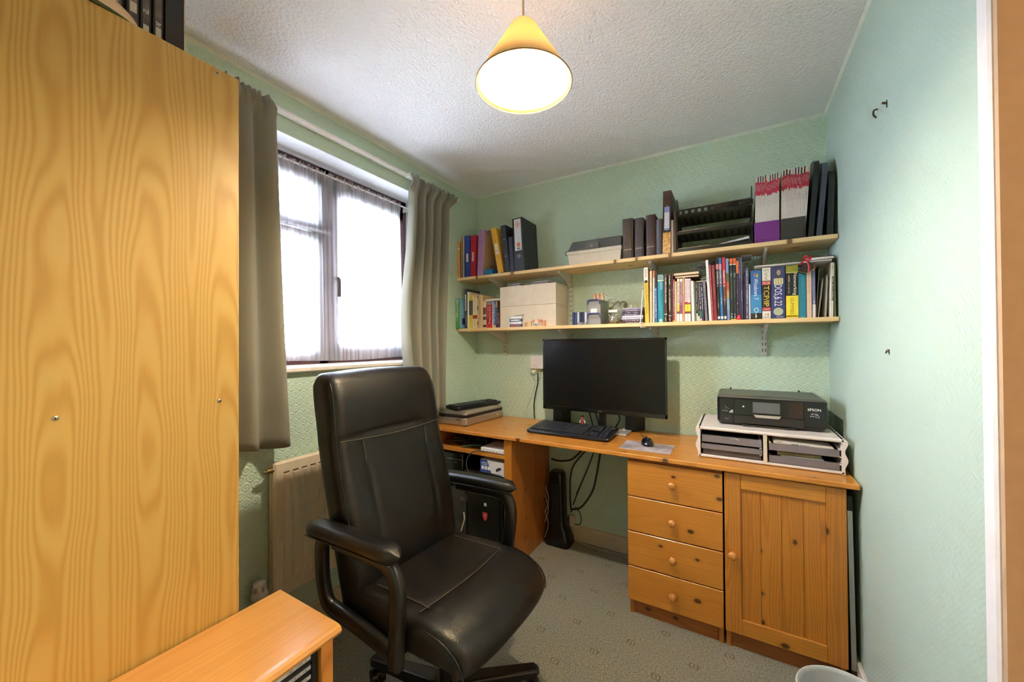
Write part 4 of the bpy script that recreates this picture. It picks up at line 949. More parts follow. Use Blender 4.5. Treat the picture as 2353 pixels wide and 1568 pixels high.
# clear boxes with blue handles
clear = m_clear('clear_plastic', (.95, .96, .97), .5, .22, (.82, .83, .86))
blue_pl = flat('#2f4590', .35)
for z0, z1, nmz in ((1.4132, 1.4795, 'lower'), (1.4798, 1.5585, 'upper')):
    t = thing('storage_box', '%s of two small clear boxes with blue clip handles on the lower shelf' % nmz, 'storage box', (1.01, -.15, z0), 'clear boxes with blue handles')
    x0, x1, y0, y1 = .966, 1.048, -.226, -.06
    b = B().box(x0, x1, y0, y0+.0016, z0, z1-.006).box(x0, x1, y1-.0016, y1, z0, z1-.006).box(x0, x0+.0016, y0, y1, z0, z1-.006).box(x1-.0016, x1, y0, y1, z0, z1-.006).box(x0, x1, y0, y1, z0, z0+.0016)
    part('tub', b, clear, t)
    part('lid', B().box(x0-.003, x1+.003, y0-.003, y1+.003, z1-.006, z1, .001), m_clear('clear_lid', (.88, .89, .92), .5, .4, (.72, .73, .78)), t)
    part('handle', B().tube([(x0+.003, y0-.006, z1-.026), (x0+.008, y0-.008, z1-.006), (x0+.022, y0-.009, z1-.001), (x1-.022, y0-.009, z1-.001), (x1-.008, y0-.008, z1-.006), (x1-.003, y0-.006, z1-.026)], .0032, 7), blue_pl, t)
    part('contents', B().box(x0+.008, x1-.008, y0+.01, y1-.01, z0+.003, z0+(z1-z0)*.55, .004), flat('#9a979e', .5), t)
    if nmz == 'upper': part('label', B().box(x0+.022, x1-.022, y0-.0025, y0-.0005, z0+.002, z0+.026), paper, t)
for k in range(6):
    x = .8705+k*.0155
    single('cassette', B().box(x, x+.0128, -.222, -.12, 1.4132, 1.4132+.078-.002*(k % 2), .001), flat(('#2a3358', '#3a4a72', '#b8c0d4', '#2c2f48', '#343a58', '#c4cad8')[k], .3), '%s case in the row of blue grey tape cases by the clear boxes' % ('first', 'second', 'third', 'fourth', 'fifth', 'last')[k], 'tape case', (x, -.17, 1.4132), 'blue grey tape cases')
for k, (x0, x1) in enumerate(((.908, .938), (.942, .9645))):
    single('small_tub', B().box(x0, x1+(.0 if k == 0 else -.001), -.2385, -.2235, 1.4132, 1.4282, .003), clear, ('left tiny clear tub before the row of tape cases', 'right tiny clear tub before the row of tape cases')[k], 'tub', (x0, -.23, 1.4132))
for k, (x, y) in enumerate(((.994, -.17), (1.018, -.175), (1.041, -.165), (1.005, -.14))):
    single('wooden_spool', B().lathe([(0, 0), (.0105, 0), (.0105, .004), (.0085, .007), (.0085, .034), (.0105, .037), (.0105, .041), (0, .041)], (x, y, 1.5587), 14), flat('#d8a684', .5), '%s wooden spool standing on the upper clear box' % ('left', 'middle', 'right', 'rear')[k], 'spool', (x, y, 1.5587), 'wooden spools on the clear box')
# clear bag with coins and a wire
bagm = m_clear('clear_bag_film', (.95, .94, .90), .8, .10, (.8, .78, .7))
bg_ = thing('plastic_bag', 'crumpled clear plastic bag of small parts beside the clear boxes', 'plastic bag', (1.11, -.15, 1.4132))
rd = random.Random(3); rg = []
for z, k in ((0, .6), (.006, .95), (.03, 1), (.06, .92), (.09, .85), (.115, .7), (.13, .35)):
    rg.append([(1.112+.058*k*math.cos(a)*(1+.12*math.sin(3*a+z*50))+z*.25, -.145+.06*k*math.sin(a)*(1+.1*math.cos(4*a)), 1.4135+z+.006*math.sin(5*a)*(z > .02)) for a in [i*math.pi/12 for i in range(24)]])
part('film', B().loft(rg, True), bagm, bg_)
for i in range(16):
    a, q = rd.uniform(0, 6.28), rd.uniform(0, .042); x, y = 1.112+q*math.cos(a), -.155+q*math.sin(a)*.8; z = 1.4142+rd.uniform(0, .022)
    part('small_part', B().cyl((x, y, z), (x+rd.uniform(-.003, .003), y-.004, z+.004), rd.uniform(.005, .009), n=10), flat(rd.choice(('#8a5c48', '#b08468', '#c9a888', '#7c4a3c', '#d0b8a0')), .4, .3), bg_)
part('tag', B().box(1.090, 1.139, -.2125, -.2115, 1.481, 1.495, .0), paper, bg_)
part('string', B().tube([(1.088, -.213, 1.472), (1.104, -.216, 1.452), (1.118, -.217, 1.447), (1.128, -.216, 1.455), (1.138, -.213, 1.471)], .0014, 5), flat('#e8dcb8', .5), bg_)
single('bent_tube', B().tube([(1.062, -.13, 1.558), (1.09, -.14, 1.567), (1.13, -.15, 1.569), (1.16, -.16, 1.560), (1.185, -.17, 1.545)], .0035, 7).tube([(1.07, -.15, 1.553), (1.10, -.15, 1.54), (1.13, -.15, 1.545), (1.16, -.15, 1.53)], .006, 7), bagm, 'curved clear plastic tubing lying over the plastic bag', 'tubing', (1.12, -.15, 1.55))
for k in range(8):
    z = 1.4132+.0112*k; dx = (.0, .004, -.003, .002, -.002, .003, .0, .001)[k]
    t = thing('disc_case', '%s in the stack of flat disc cases beside the yellow manual' % ('lowest case', 'second case up', 'third case up', 'fourth case up', 'fifth case up', 'sixth case up', 'seventh case up', 'topmost case')[k], 'disc case', (1.22, -.15, z), 'stack of disc cases')
    part('case', B().box(1.168+dx, 1.284+dx*.5, -.216, -.09, z, z+.0106, .0006), flat(('#4a3438', '#5c5460', '#b8b2c4', '#cfcbd8', '#57506a', '#453d50', '#6a6070', '#8c8490')[k], .25), t)
    b = B(); scribble(b, (1.22+dx, -.2163, z+.005), RT, UP, .07, .005, 14, k); part('spine_print', b, flat('#d8d2de', .5), t)
for k, x in enumerate((1.212, 1.236)):
    single('white_peg', B().box(x, x+.006, -.20, -.19, 1.5035, 1.519, .001), flat(('#eef0f6', '#e4dcb4')[k], .4), ('white peg standing on the disc cases', 'pale yellow peg standing on the disc cases')[k], 'peg', (x, -.195, 1.5035))

# ------------------------------------------------------------------ upper shelf
UZ = 1.7785
UB = 'folders on the upper wall shelf'
def up(label, x0, w, h, lean, cover, name='folder', cat='folder', y=-.225, **kw):
    kw.setdefault('kind', 'binder'); kw.setdefault('d', .19)
    return book(name, label, cat, x0, w, h, lean, cover, y=y, zb=UZ, group=UB, **kw)
up('orange card folder at the left end of the upper shelf', .003, .016, .262, 0, '#d9973a', bands=[(.78, .83, '#e6d8b4')], y=-.236)
up('black folder next to the orange one on the upper shelf', .0195, .007, .262, 0, '#221d20')
up('thin grey white folder in the dark left group of the upper shelf', .0268, .0075, .295, 0, '#b9b4b8')
up('thin black folder beside the thin grey white one', .0346, .0060, .298, 0, '#1f1d1c')
up('folder with a yellow upper half and grey lower half', .0408, .0135, .297, 0, '#b0a28c', bands=[(.57, .995, '#c2a052')], titles=[(10, .5, .1, '#8c8078', .3)])
up('slim dark folder left of the blue binder', .0545, .0060, .300, 0, '#2a2c30')
def label_strip(o, z0, z1, col, sc=None, w=.008):
    part('spine_label', B().box(-w, w, -.0012, -.0003, z0, z1), flat(col, .5), o)
    if sc: b = B(); scribble(b, (0, -.0015, (z0+z1)/2-.012), RT, UP, w*1.3, .012, 3, 5); part('lettering', b, flat('#3a3a3a', .5), o)
def holes(o, zs_, col='#10131c', r=.0026):
    for z in zs_: part('finger_hole', B().cyl((0, -.0004, z), (0, -.0016, z), r, n=12), flat(col, .4), o)
t = up('navy blue ring binder with a white spine label on the upper shelf', .0612, .042, .298, 0, '#1d3a8a', name='ring_binder', cat='binder')
label_strip(t, .110, .168, '#d6d0c8', 1, .009); holes(t, (.196, .088), '#8ca0dc')
t = up('red ring binder with a pale spine label on the upper shelf', .1075, .044, .292, 1.0, '#b2243a', name='ring_binder', cat='binder')
label_strip(t, .108, .172, '#e8cfc4', None, .008); holes(t, (.196, .088), '#5c0f1c')
t = up('lilac box folder with pinkish sides on the upper shelf', .166, .050, .318, 2.6, '#b58cc0', titles=[(5, .77, .72, '#8a64a0', .5, 0, True)], pages='#c8a890')
part('side_board', B().box(.0246, .0256, .002, .19, .004, .30), flat('#c3a084', .6), t)
part('inner_flap', B().add([(.004, .05, .319), (.024, .17, .300), (.010, .12, .352), (.004, .05, .3194), (.024, .17, .3004), (.010, .12, .3524)], [(0, 1, 2), (5, 4, 3)]), flat('#a8736a', .6), t)
bb_ = thing('blue_box', 'small bright blue box with a trinket on it, between lilac folder and yellow binder', 'box', (.268, -.20, UZ), None)
part('box', B().box(.238, .300, -.236, -.16, UZ, UZ+.036, .002), flat('#2276b8', .4), bb_)
part('trinket', B().tube([(.266, -.20, UZ+.036), (.270, -.205, UZ+.055), (.276, -.2, UZ+.066), (.288, -.205, UZ+.060), (.292, -.2, UZ+.048), (.28, -.2, UZ+.052)], .005, 6), flat('#5c3a38', .5), bb_)
t = up('yellow ring binder leaning left on the upper shelf', .340, .044, .316, -11, '#e0ab34', name='ring_binder', cat='binder')
label_strip(t, .130, .205, '#efe4da', 1, .011); holes(t, (.225, .110), '#a87a1c')
t = up('navy ring binder leaning left, right of the yellow one', .396, .040, .322, -6.5, '#23242f', name='ring_binder', cat='binder')
holes(t, (.225, .110), '#e8ecf4', .0034)
up('short dark blue folder between the navy binder and the big lever arch file', .437, .030, .235, -3.6, '#2a2c3c')
t = up('large black lever arch file with a tall white label and ring pull', .470, .074, .352, -2.8, '#26272d', name='lever_arch_file', cat='file', d=.21)
part('spine_label', B().box(-.024, .026, -.0014, -.0003, .135, .344), flat('#d8d6da', .5), t)
b = B().cyl((.002, -.0012, .308), (.002, -.0022, .308), .0165, n=20)
part('logo', b, flat('#cf7a64', .5), t)
b = B().tube([(.002+.011*math.cos(a), -.0026, .308+.011*math.sin(a)) for a in [i*.524 for i in range(13)]], .0018, 5, 1).tube([(-.008, -.0026, .300), (.002, -.0026, .314), (.012, -.0026, .302)], .0016, 5, 1)
part('logo_lines', b, flat('#f0e0da', .5), t)
b = B(); scribble(b, (.002, -.0018, .284), RT, UP, .024, .007, 6, 2); part('logo_text', b, flat('#c0604c', .5), t)
part('orange_block', B().box(-.010, .016, -.0020, -.0012, .160, .186), flat('#d4734c', .5), t)
b = B()
for i in range(9): b.box(-.008+i*.0026, -.0068+i*.0026+(.0006 if i % 3 else 0), -.0020, -.0012, .142, .154)
part('barcode', b, flat('#4c4a4c', .5), t)
b = B()
for i in range(5): b.box(-.012, .018, -.0018, -.0013, .200+.016*i, .2006+.016*i)
part('ruled_lines', b, flat('#a8a6ac', .5), t)
part('ring_pull', B().lathe([(.008, 0), (.013, 0), (.013, -.002), (.0095, -.003), (.008, -.0022)], (.002, -.0003, .098), 20, 'y'), steel, t)
part('ring_hole', B().cyl((.002, -.0002, .098), (.002, -.0008, .098), .0085), black_pl, t)
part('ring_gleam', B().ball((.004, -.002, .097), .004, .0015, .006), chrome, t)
# disk storage box
db = thing('disk_box', 'beige plastic disk box with a smoked lid and lock on the upper shelf', 'storage box', (1.0, -.13, UZ))
beige = flat('#d3c7b4', .45)
bo = [(.850, UZ), (1.164, UZ), (1.164, UZ+.058), (.850, UZ+.058)]
part('base', B().loft([[(.852, -.215, UZ), (1.160, -.215, UZ), (1.160, -.03, UZ), (.852, -.03, UZ)], [(.846, -.220, UZ+.060), (1.166, -.220, UZ+.060), (1.166, -.026, UZ+.060), (.846, -.026, UZ+.060)]], True, True, False), beige, db)
part('rim', B().box(.838, 1.170, -.2235, -.022, UZ+.060, UZ+.083, .003), beige, db)
smoke = m_clear('smoked_lid', (.50, .52, .52), .6, .45, (.20, .21, .21))
b = B().loft([[(.842, -.221, UZ+.083), (1.168, -.221, UZ+.083), (1.168, -.024, UZ+.083), (.842, -.024, UZ+.083)], [(.862, -.185, UZ+.148), (1.160, -.185, UZ+.148), (1.160, -.03, UZ+.148), (.862, -.03, UZ+.148)]], True, True, False)
part('lid', b, smoke, db)
part('contents', B().box(.875, 1.15, -.16, -.05, UZ+.084, UZ+.115, .002), flat('#c9bda8', .6), db)
part('latch', B().box(.955, 1.040, -.2275, -.205, UZ+.083, UZ+.122, .003), flat('#5c5e5c', .35), db)
part('lock', B().cyl((.996, -.227, UZ+.101), (.996, -.2305, UZ+.101), .009), chrome, db)
part('side_catch', B().tube([(.842, -.22, UZ+.088), (.832, -.22, UZ+.084), (.831, -.22, UZ+.066), (.842, -.22, UZ+.062)], .002, 6), black_pl, db)
# photo albums
brown = '#3a2a26'
for k, (x0, ww, hh, lab, col) in enumerate(((1.176, .058, .226, 'leftmost brown photo album, wrapped in glittering film', '#43342a'), (1.2425, .048, .220, 'second brown photo album from the left, greyer spine', '#41373a'), (1.304, .049, .226, 'third brown photo album, reddest and widest lettered spine', '#3c2524'))):
    t = book('photo_album', lab, 'photo album', x0, ww, hh, 0, col, d=.18, y=-.222, zb=UZ, group='brown photo albums', round_=True)
    e = -.0026; b = B(); put_text(b, 'photos', (0, e, .050), RT, UP, ww*.72, .014, .2); part('lettering', b, flat('#b8a898', .5), t)
    part('rule_line', B().box(-ww*.42, ww*.42, e, e+.0004, .064, .0648).box(-ww*.42, ww*.42, e, e+.0004, .036, .0366), flat('#6c5c50', .5), t)
    if k == 0:
        b = B(); rd = random.Random(9)
        for i in range(26): q = rd.random(); b.ball((-.004+rd.uniform(-.014, .014)*(1-q*.4), -.0026, .01+q*.2), .0009+.0008*rd.random(), .0006, .002, 6, 4)
        part('film_glints', b, flat('#cbb88c', .2, .6), t)
t = book('album', 'slate grey glossy album between the brown albums and the lever file', 'album', 1.3555, .032, .196, .2, '#565560', d=.18, y=-.220, zb=UZ, group='brown photo albums', round_=True)
t = up('tall brown lever arch file with a lilac and white label', 1.389, .042, .339, .9, '#3e2620', name='lever_arch_file', cat='file', d=.2)
part('spine_label', B().box(-.0125, .0125, -.0014, -.0003, .128, .252), flat('#dcdce6', .5), t)
part('label_top', B().box(-.0125, .0125, -.0018, -.0012, .222, .252), flat('#8f96cc', .5), t)
part('label_foot', B().box(-.0125, .0125, -.0018, -.0012, .128, .138), flat('#8f96cc', .5), t)
b = B(); scribble(b, (0, -.0021, .236), RT, UP, .018, .008, 4, 8); scribble(b, (0, -.0018, .150), RT, UP, .018, .008, 5, 9); part('lettering', b, flat('#5a64a8', .5), t)
for z in (.258, .122): part('rivet', B().ball((0, -.0008, z), .003, .0015, .003, 10, 6), chrome, t)
part('wood_print', B().box(-.0195, .0195, -.0009, -.0002, .003, .115), m_marble('copper_foil', '#8a5a2c', '#d8a050', 60, .3), t)
up('pale grey folder squeezed between the brown file and the black letter trays', 1.4335, .012, .178, 0, '#a89c8c')
up('brown card folder squeezed against the black letter trays', 1.4460, .011, .225, .3, '#5a4638')
# letter trays
lt = thing('letter_tray', 'black slotted three tier letter tray stack on the upper shelf', 'letter tray', (1.63, -.12, UZ))
lx0, lx1, ly0, ly1 = 1.460, 1.800, -.232, -.02
blk = flat('#1b1814', .4)
for xa in (lx0, lx1-.004):
    b = B().prism([(ly0, UZ), (ly1, UZ), (ly1, UZ+.20), (-.20, UZ+.285), (-.215, UZ+.285), (ly0, UZ+.22)], xa, xa+.004, 'x')
    part('side', b, blk, lt)
tray_floor_lit = flat('#4d493a', .5)  # floors of the black trays, their lit look put into a lighter colour
for zt in (UZ+.002, UZ+.092, UZ+.182):
    ty0 = ly0; top_tier = zt > UZ+.17
    b = B().box(lx0+.004, lx1-.004, ty0, ty0+.003, zt+.006, zt+.015)
    if top_tier:
        b.box(lx0+.004, lx1-.004, ty0, ty0+.003, zt+.032, zt+.040)
        for i in range(12):
            x = lx0+.004+(lx1-lx0-.008)*i/11; b.box(x-.0075, x+.0075, ty0, ty0+.003, zt+.010, zt+.036)
    else: b.box(lx0+.004, lx1-.004, ty0+.001, ty0+.004, zt, zt+.007)
    part('tray_front', b, blk, lt)
    part('tray', B().box(lx0+.004, lx1-.004, ty0+.003, ly1, zt+.006, zt+.009), tray_floor_lit, lt)
    b = B()
    for i in range(10):
        x = lx0+.03+.031*i; b.box(x, x+.012, ly0+.05, ly1-.03, zt+.0091, zt+.0095)
        b.box(x, x+.012, ly0+.05, ly1-.03, zt+.0052, zt+.0060)
    part('base_slots', b, flat('#17150f', .6), lt)
    b = B().box(lx0+.004, lx1-.004, ly1-.003, ly1, zt+.030, zt+.040)
    for i in range(12):
        x = lx0+.004+(lx1-lx0-.008)*i/11; b.box(x-.0075, x+.0075, ly1-.003, ly1, zt+.006, zt+.036)
    part('tray_back', b, blk, lt)
    if not top_tier: part('front_edge', B().box(lx0+.01, lx0+.16, ty0-.0012, ty0+.0004, zt+.0145, zt+.0185, .0004), flat('#9a8878', .4), lt)
t = thing('letter_paper', 'crumpled white paper in the lowest black letter tray', 'paper', (1.73, -.16, UZ+.02), 'papers in the letter trays')
part('sheet', B().add([(1.66, -.21, UZ+.020), (1.785, -.215, UZ+.032), (1.79, -.06, UZ+.040), (1.67, -.05, UZ+.024), (1.66, -.21, UZ+.025), (1.785, -.215, UZ+.043), (1.79, -.06, UZ+.048), (1.67, -.05, UZ+.030)], [(3, 2, 1, 0), (4, 5, 6, 7), (0, 1, 5, 4), (1, 2, 6, 5), (2, 3, 7, 6), (3, 0, 4, 7)]), flat('#cfc8ca', .7), t)
t = thing('letter_paper', 'clear sleeve of papers lying in the top black letter tray', 'paper', (1.70, -.16, UZ+.21), 'papers in the letter trays')
part('sheet', B().box(1.605, 1.79, -.20, -.04, UZ+.218, UZ+.2195).box(1.62, 1.792, -.21, -.05, UZ+.228, UZ+.2292), flat('#d2ccc4', .5), t)
part('sleeve', B().box(1.60, 1.795, -.214, -.04, UZ+.2295, UZ+.231), m_clear('sleeve_film', (.93, .92, .88), .8, .2, (.8, .78, .72)), t)
# magazine holders and magazines
def holder(label, x0, x1, col, hf, lean=0, side=True):
    t = thing('magazine_holder', label, 'magazine holder', ((x0+x1)/2, -.13, UZ))
    m = flat(col, .5)
    part('front', B().box(x0, x1, -.2325, -.230, UZ, UZ+hf, .0006), m, t)
    part('front_fold', B().box(x0, x1, -.2332, -.2324, UZ+.012, UZ+.0135), flat('#2a1030' if 'purple' in label else '#050505', .5), t)
    for xa in (x0, x1-.002): part('side', B().prism([(-.230, UZ), (-.02, UZ), (-.02, UZ+hf+.03), (-.12, UZ+hf+.03), (-.230, UZ+hf)], xa, xa+.002, 'x'), m, t)
    part('base', B().box(x0, x1, -.230, -.02, UZ, UZ+.002), m, t); part('back', B().box(x0, x1, -.022, -.02, UZ, UZ+hf+.03), m, t)
    return t
holder('purple cardboard magazine holder on the upper shelf', 1.8065, 1.907, '#6a2378', .098)
holder('black cardboard magazine holder right of the purple one', 1.9105, 2.005, '#2a2823', .099)
mag_m = [flat('#e3dbd2', .45), flat('#b01f3a', .4), flat('#b8aca4', .5), flat('#e8d8dc', .4)]
tops = ['#e8dcc8', '#e2d8c8', '#2c4a78', '#e8e0cc', '#2d4468', '#d8cfae', '#3a3a44', '#e8dcc0', '#24344c', '#e6dccc']
rd = random.Random(11)
def magazine(label, group, x, w, h, lean, k):
    b = B(); hw = w/2-.0001
    b.m = 0; b.box(-hw, hw, 0, .185, 0, h, .0004)
    j = rd.uniform(-.006, .006)
    b.m = 4; b.box(-hw*.98, hw*.98, -.0003, .002, h-.028+j, h-.001)
    b.m = 1; b.box(-hw*.98, hw*.98, -.0003, .002, h-.092+j, h-.028+j)
    b.m = 3; scribble(b, (0, -.0005, h-.056+j), DOWN, RT, .03, w*.5, 6, k)
    b.m = 2; scribble(b, (0, -.0003, h-.122+j), DOWN, RT, .05, w*.45, 12, k+50)
    o = make('magazine', b, mag_m+[flat(tops[k % 10], .45)], None, off=(0, 0, 0))
    o.location = (x+w/2, -.2255, UZ+.0025+w/2*math.sin(R(abs(lean)))); o.rotation_euler = (0, R(lean), 0)
    tag(o, label, 'magazine', group)
for k in range(20): magazine('white spined magazine with a red band in the purple holder', 'magazines in the purple holder', 1.8092+k*.00477, .0045, .318+rd.uniform(-.003, .003), .9, k)
for k in range(19): magazine('white spined magazine with a red band in the black holder', 'magazines in the black holder', 1.9128+k*.00474, .0045, .326+rd.uniform(-.003, .003), 1+2.9*k/19, k+3)
# black plastic folders leaning at the right end
def leaf_folder(label, xb, xt, th, h, col):
    t = thing('document_case', label, 'document case', (xb, -.13, UZ), 'dark cases at the right end of the upper shelf')
    rg = []
    for z, k in ((0, 1), (.5, 1), (.8, 1), (.92, .85), (.98, .5), (1, .2)):
        x = xb+(xt-xb)*z; hh = h*z; y0, y1 = -.228, -.03
        ym = (y0+y1)/2; a = (y1-y0)/2*k
        rg.append([(x-th/2, ym-a+.03*(1-k), UZ+hh), (x+th/2, ym-a+.03*(1-k), UZ+hh), (x+th/2, ym+a, UZ+hh), (x-th/2, ym+a, UZ+hh)])
    part('case', B().loft(rg, True, True, False), flat(col, .3), t)
    return t
t = leaf_folder('black plastic document case leaning right, left of the grey one', 2.022, 2.052, .020, .375, '#14161c')
t = leaf_folder('blue grey plastic document case leaning right against the black one', 2.052, 2.082, .020, .360, '#454b57')
part('seam', B().box(2.0625, 2.064, -.2285, -.2275, UZ+.01, UZ+.12), black_pl, t)
t = leaf_folder('black plastic document case against the right wall', 2.090, 2.102, .022, .315, '#191c1c')

# ------------------------------------------------------------------ monitor and desk things
mo = thing('monitor', 'large black flat screen monitor on the desk below the shelves', 'monitor', (1.03, -.13, DZT))
mx0, mx1, mz0, mz1, my = .657, 1.402, .887, 1.331, -.195
part('bezel', B().box(mx0, mx1, my, my+.012, mz0, mz0+.024, .002).box(mx0, mx1, my, my+.012, mz1-.012, mz1, .002).box(mx0, mx0+.012, my, my+.012, mz0, mz1, .002).box(mx1-.012, mx1, my, my+.012, mz0, mz1, .002), flat('#0b0b0d', .18, coat=.3), mo)
part('screen', B().box(mx0+.008, mx1-.008, my+.0045, my+.010, mz0+.018, mz1-.008), flat('#060608', .28, spec=.3), mo)
part('rear_shell', B().box(mx0+.004, mx1-.004, my+.011, my+.03, mz0+.004, mz1-.004, .006).box(mx0+.12, mx1-.12, my+.03, my+.06, mz0+.08, mz1-.08, .012), black_pl, mo)
b = B(); put_text(b, 'acer', (1.03, my-.0006, mz0+.012), RT, UP, .030, .008); part('lettering', b, flat('#55565c', .4), mo)
part('neck', B().box(1.005, 1.043, -.140, -.115, DZT+.012, 1.0, .003).box(.98, 1.07, -.135, -.115, .98, 1.12, .004), flat('#121114', .3), mo)
part('foot', B().box(.80, 1.19, -.228, -.096, DZT, DZT+.011, .003), flat('#bdb9b6', .3, .2), mo, 'pale grey glass foot plate')
for xs, lab, r in ((.728, 'left black desk speaker standing under the monitor', 0), (1.198, 'right black desk speaker standing under the monitor', 1)):
    t = thing('speaker', lab, 'speaker', (xs, -.07, DZT), 'desk speakers')
    zt = .915
    if r == 0: poly = [(.694, -.118), (.752, -.114), (.784, -.04), (.70, -.03)]
    else: poly = [(1.145, -.020), (1.150, -.085), (1.203, -.090), (1.250, -.020)]
    cx = sum(p[0] for p in poly)/4; cy = sum(p[1] for p in poly)/4
    rg = [[(cx+(p[0]-cx)*k, cy+(p[1]-cy)*k, z) for p in poly] for z, k in ((DZT, .94), (DZT+.008, 1), (zt-.02, 1), (zt, .97))]
    part('cabinet', B().loft(rg, True, True, False), black_pl, t)
    if r == 0:
        part('driver', B().cyl((.722, -.1165, .88), (.722, -.119, .88), .019, n=18), black_matt, t); part('emblem', B().ball((.718, -.1185, .852), .0025), chrome, t)
        part('port', B().box(.704, .742, -.1185, -.114, .796, .812, .003), flat('#050506', .3), t)
    else:
        part('driver', B().cyl((1.178, -.0875, .87), (1.178, -.0905, .87), .019, n=18), black_matt, t)
        part('port', B().box(1.160, 1.196, -.0905, -.086, .80, .815, .003), flat('#050506', .3), t)
def keyboard(name, label, c, rotz, wx, wy, tilt, ins):
    t = thing(name, label, 'keyboard', c, None, (R(tilt), 0, R(rotz)))
    hx, hy = wx/2, wy/2
    rg = [[(p[0]*k, p[1]*k2, z) for p in rrect(hx, hy, .022, 4)] for z, k, k2 in ((0, .975, .95), (.004, .995, .99), (.012, 1, 1), (.018, .985, .96))]
    part('base', B().loft(rg), flat('#15161c', .25), t)
    b = B(); rows = 6; kh = (wy-.05)/rows
    for r_ in range(rows):
        z0 = .0175; y1 = hy-.022-kh*r_; x = -hx+.018
        segs = ((15, .0196),) if r_ else ((13, .0205),)
        main = wx*.655; n = 15 if r_ else 16
        if r_ == rows-1: ws = [1.3, 1.1, 1.3, 5.9, 1.3, 1.1, 1.1, 1.3]
        else: ws = [1+.35*(r_ == 3)+.2*(r_ == 2)]+[1]*(n-2)+[1.3]
        u = main/sum(ws)
        for q in ws:
            b.box(x+.001, x+q*u-.001, y1-kh+.0015, y1-.001, z0, z0+.006, .0012); x += q*u
        for x0, cnt in ((-hx+.018+main+.012, 3), (-hx+.018+main+.012+3*u+.012, 4)):
            for i in range(cnt):
                if cnt == 3 and r_ in (3,): continue
                if x0+(i+1)*u < hx-.008: b.box(x0+i*u+.001, x0+(i+1)*u-.001, y1-kh+.0015, y1-.001, z0, z0+.006, .0012)
    o = part('keys', b, flat('#1d1f29', .35), t); o['kind'] = 'stuff'
    if ins:
        b = B()
        for r_ in range(rows):
            y1 = hy-.022-kh*r_
            for i in range(20):
                if (i*7+r_) % 5: b.box(-hx+.024+i*wx*.0466, -hx+.027+i*wx*.0466, y1-kh*.55, y1-kh*.4, .0236, .0238)
        o = part('key_legends', b, flat('#9aa0b4', .5), t); o['kind'] = 'stuff'
        part('palm_edge', B().box(-hx+.02, hx-.02, -hy+.002, -hy+.022, .016, .0192, .002), flat('#22242e', .15), t)
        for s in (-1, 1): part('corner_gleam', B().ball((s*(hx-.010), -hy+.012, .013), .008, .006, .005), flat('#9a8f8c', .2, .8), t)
    return t
keyboard('keyboard', 'black full size keyboard on the desk before the monitor', (.895, -.30, DZT+.0105), 0, .495, .235, 4.5, True)
# mouse mat and mouse
mm = thing('mouse_mat', 'grey smoky patterned mouse mat at the front of the desk', 'mouse mat', (1.33, -.40, DZT))
part('mat', B().box(1.213, 1.454, -.484, -.312, DZT, DZT+.0022, .0008), m_marble('smoky_mat_print', '#6a6066', '#b8aeb2', 9, .55), mm)
part('edge', B().tube([(1.215, -.482, DZT+.002), (1.452, -.482, DZT+.002), (1.452, -.314, DZT+.002), (1.215, -.314, DZT+.002), (1.215, -.482, DZT+.002)], .0009, 5, 1), flat('#cfc4c0', .5), mm)
ms = thing('computer_mouse', 'glossy black mouse lying on the grey mouse mat', 'mouse', (1.325, -.345, DZT+.0024), None, (0, 0, R(18)))
rg = []
for u in [i/12 for i in range(13)]:
    y = -.056+.112*u; wd = .031*math.sqrt(max(.02, 1-abs(2*u-1)**2.6)); hh = .036*math.sin(math.pi*min(1, .10+.86*u))**.6*(.55+.45*(1-abs(u-.42)))
    rg.append([(wd*math.cos(a), y, max(0, hh*math.sin(a)**.8)) for a in [math.pi*j/12 for j in range(13)]])
part('shell', B().loft([r[::-1] for r in rg], True, True), flat('#10131f', .12, coat=.5), ms)
part('wheel', B().cyl((-.003, .03, .030), (.003, .03, .030), .006), black_matt, ms)
cable('mouse_cable', [(1.305, -.285, .79), (1.31, -.25, .780), (1.285, -.21, .779), (1.26, -.17, .779), (1.25, -.12, .779)], .002, '#1a1a1e', 'thin black mouse cable crossing the desk behind the mouse')
# figurine
fg = thing('figurine', 'tiny red and white figurine standing before the monitor foot', 'figurine', (.905, -.15, DZT+.011))
b = B()
for s in (-1, 1): b.cyl((.905+s*.006, -.15, DZT+.011), (.905+s*.004, -.15, DZT+.033), .004, .0045, 10)
b.cyl((.905, -.15, DZT+.031), (.905, -.15, DZT+.058), .008, .009, 12)
part('body', b, flat('#a83a38', .45), fg)
part('head', B().ball((.905, -.15, DZT+.067), .0075), flat('#d8a88c', .5), fg)
part('hat', B().lathe([(0, .016), (.004, .010), (.008, .0), (.0095, -.002)][::-1], (.905, -.15, DZT+.072), 12), flat('#a03634', .5), fg)
for s in (-1, 1): part('arm', B().tube([(.905+s*.008, -.15, DZT+.055), (.905+s*.014, -.152, DZT+.046), (.905+s*.015, -.155, DZT+.040)], .003, 6).ball((.905+s*.015, -.155, DZT+.039), .0038), flat('#e8e0dc', .5), fg)
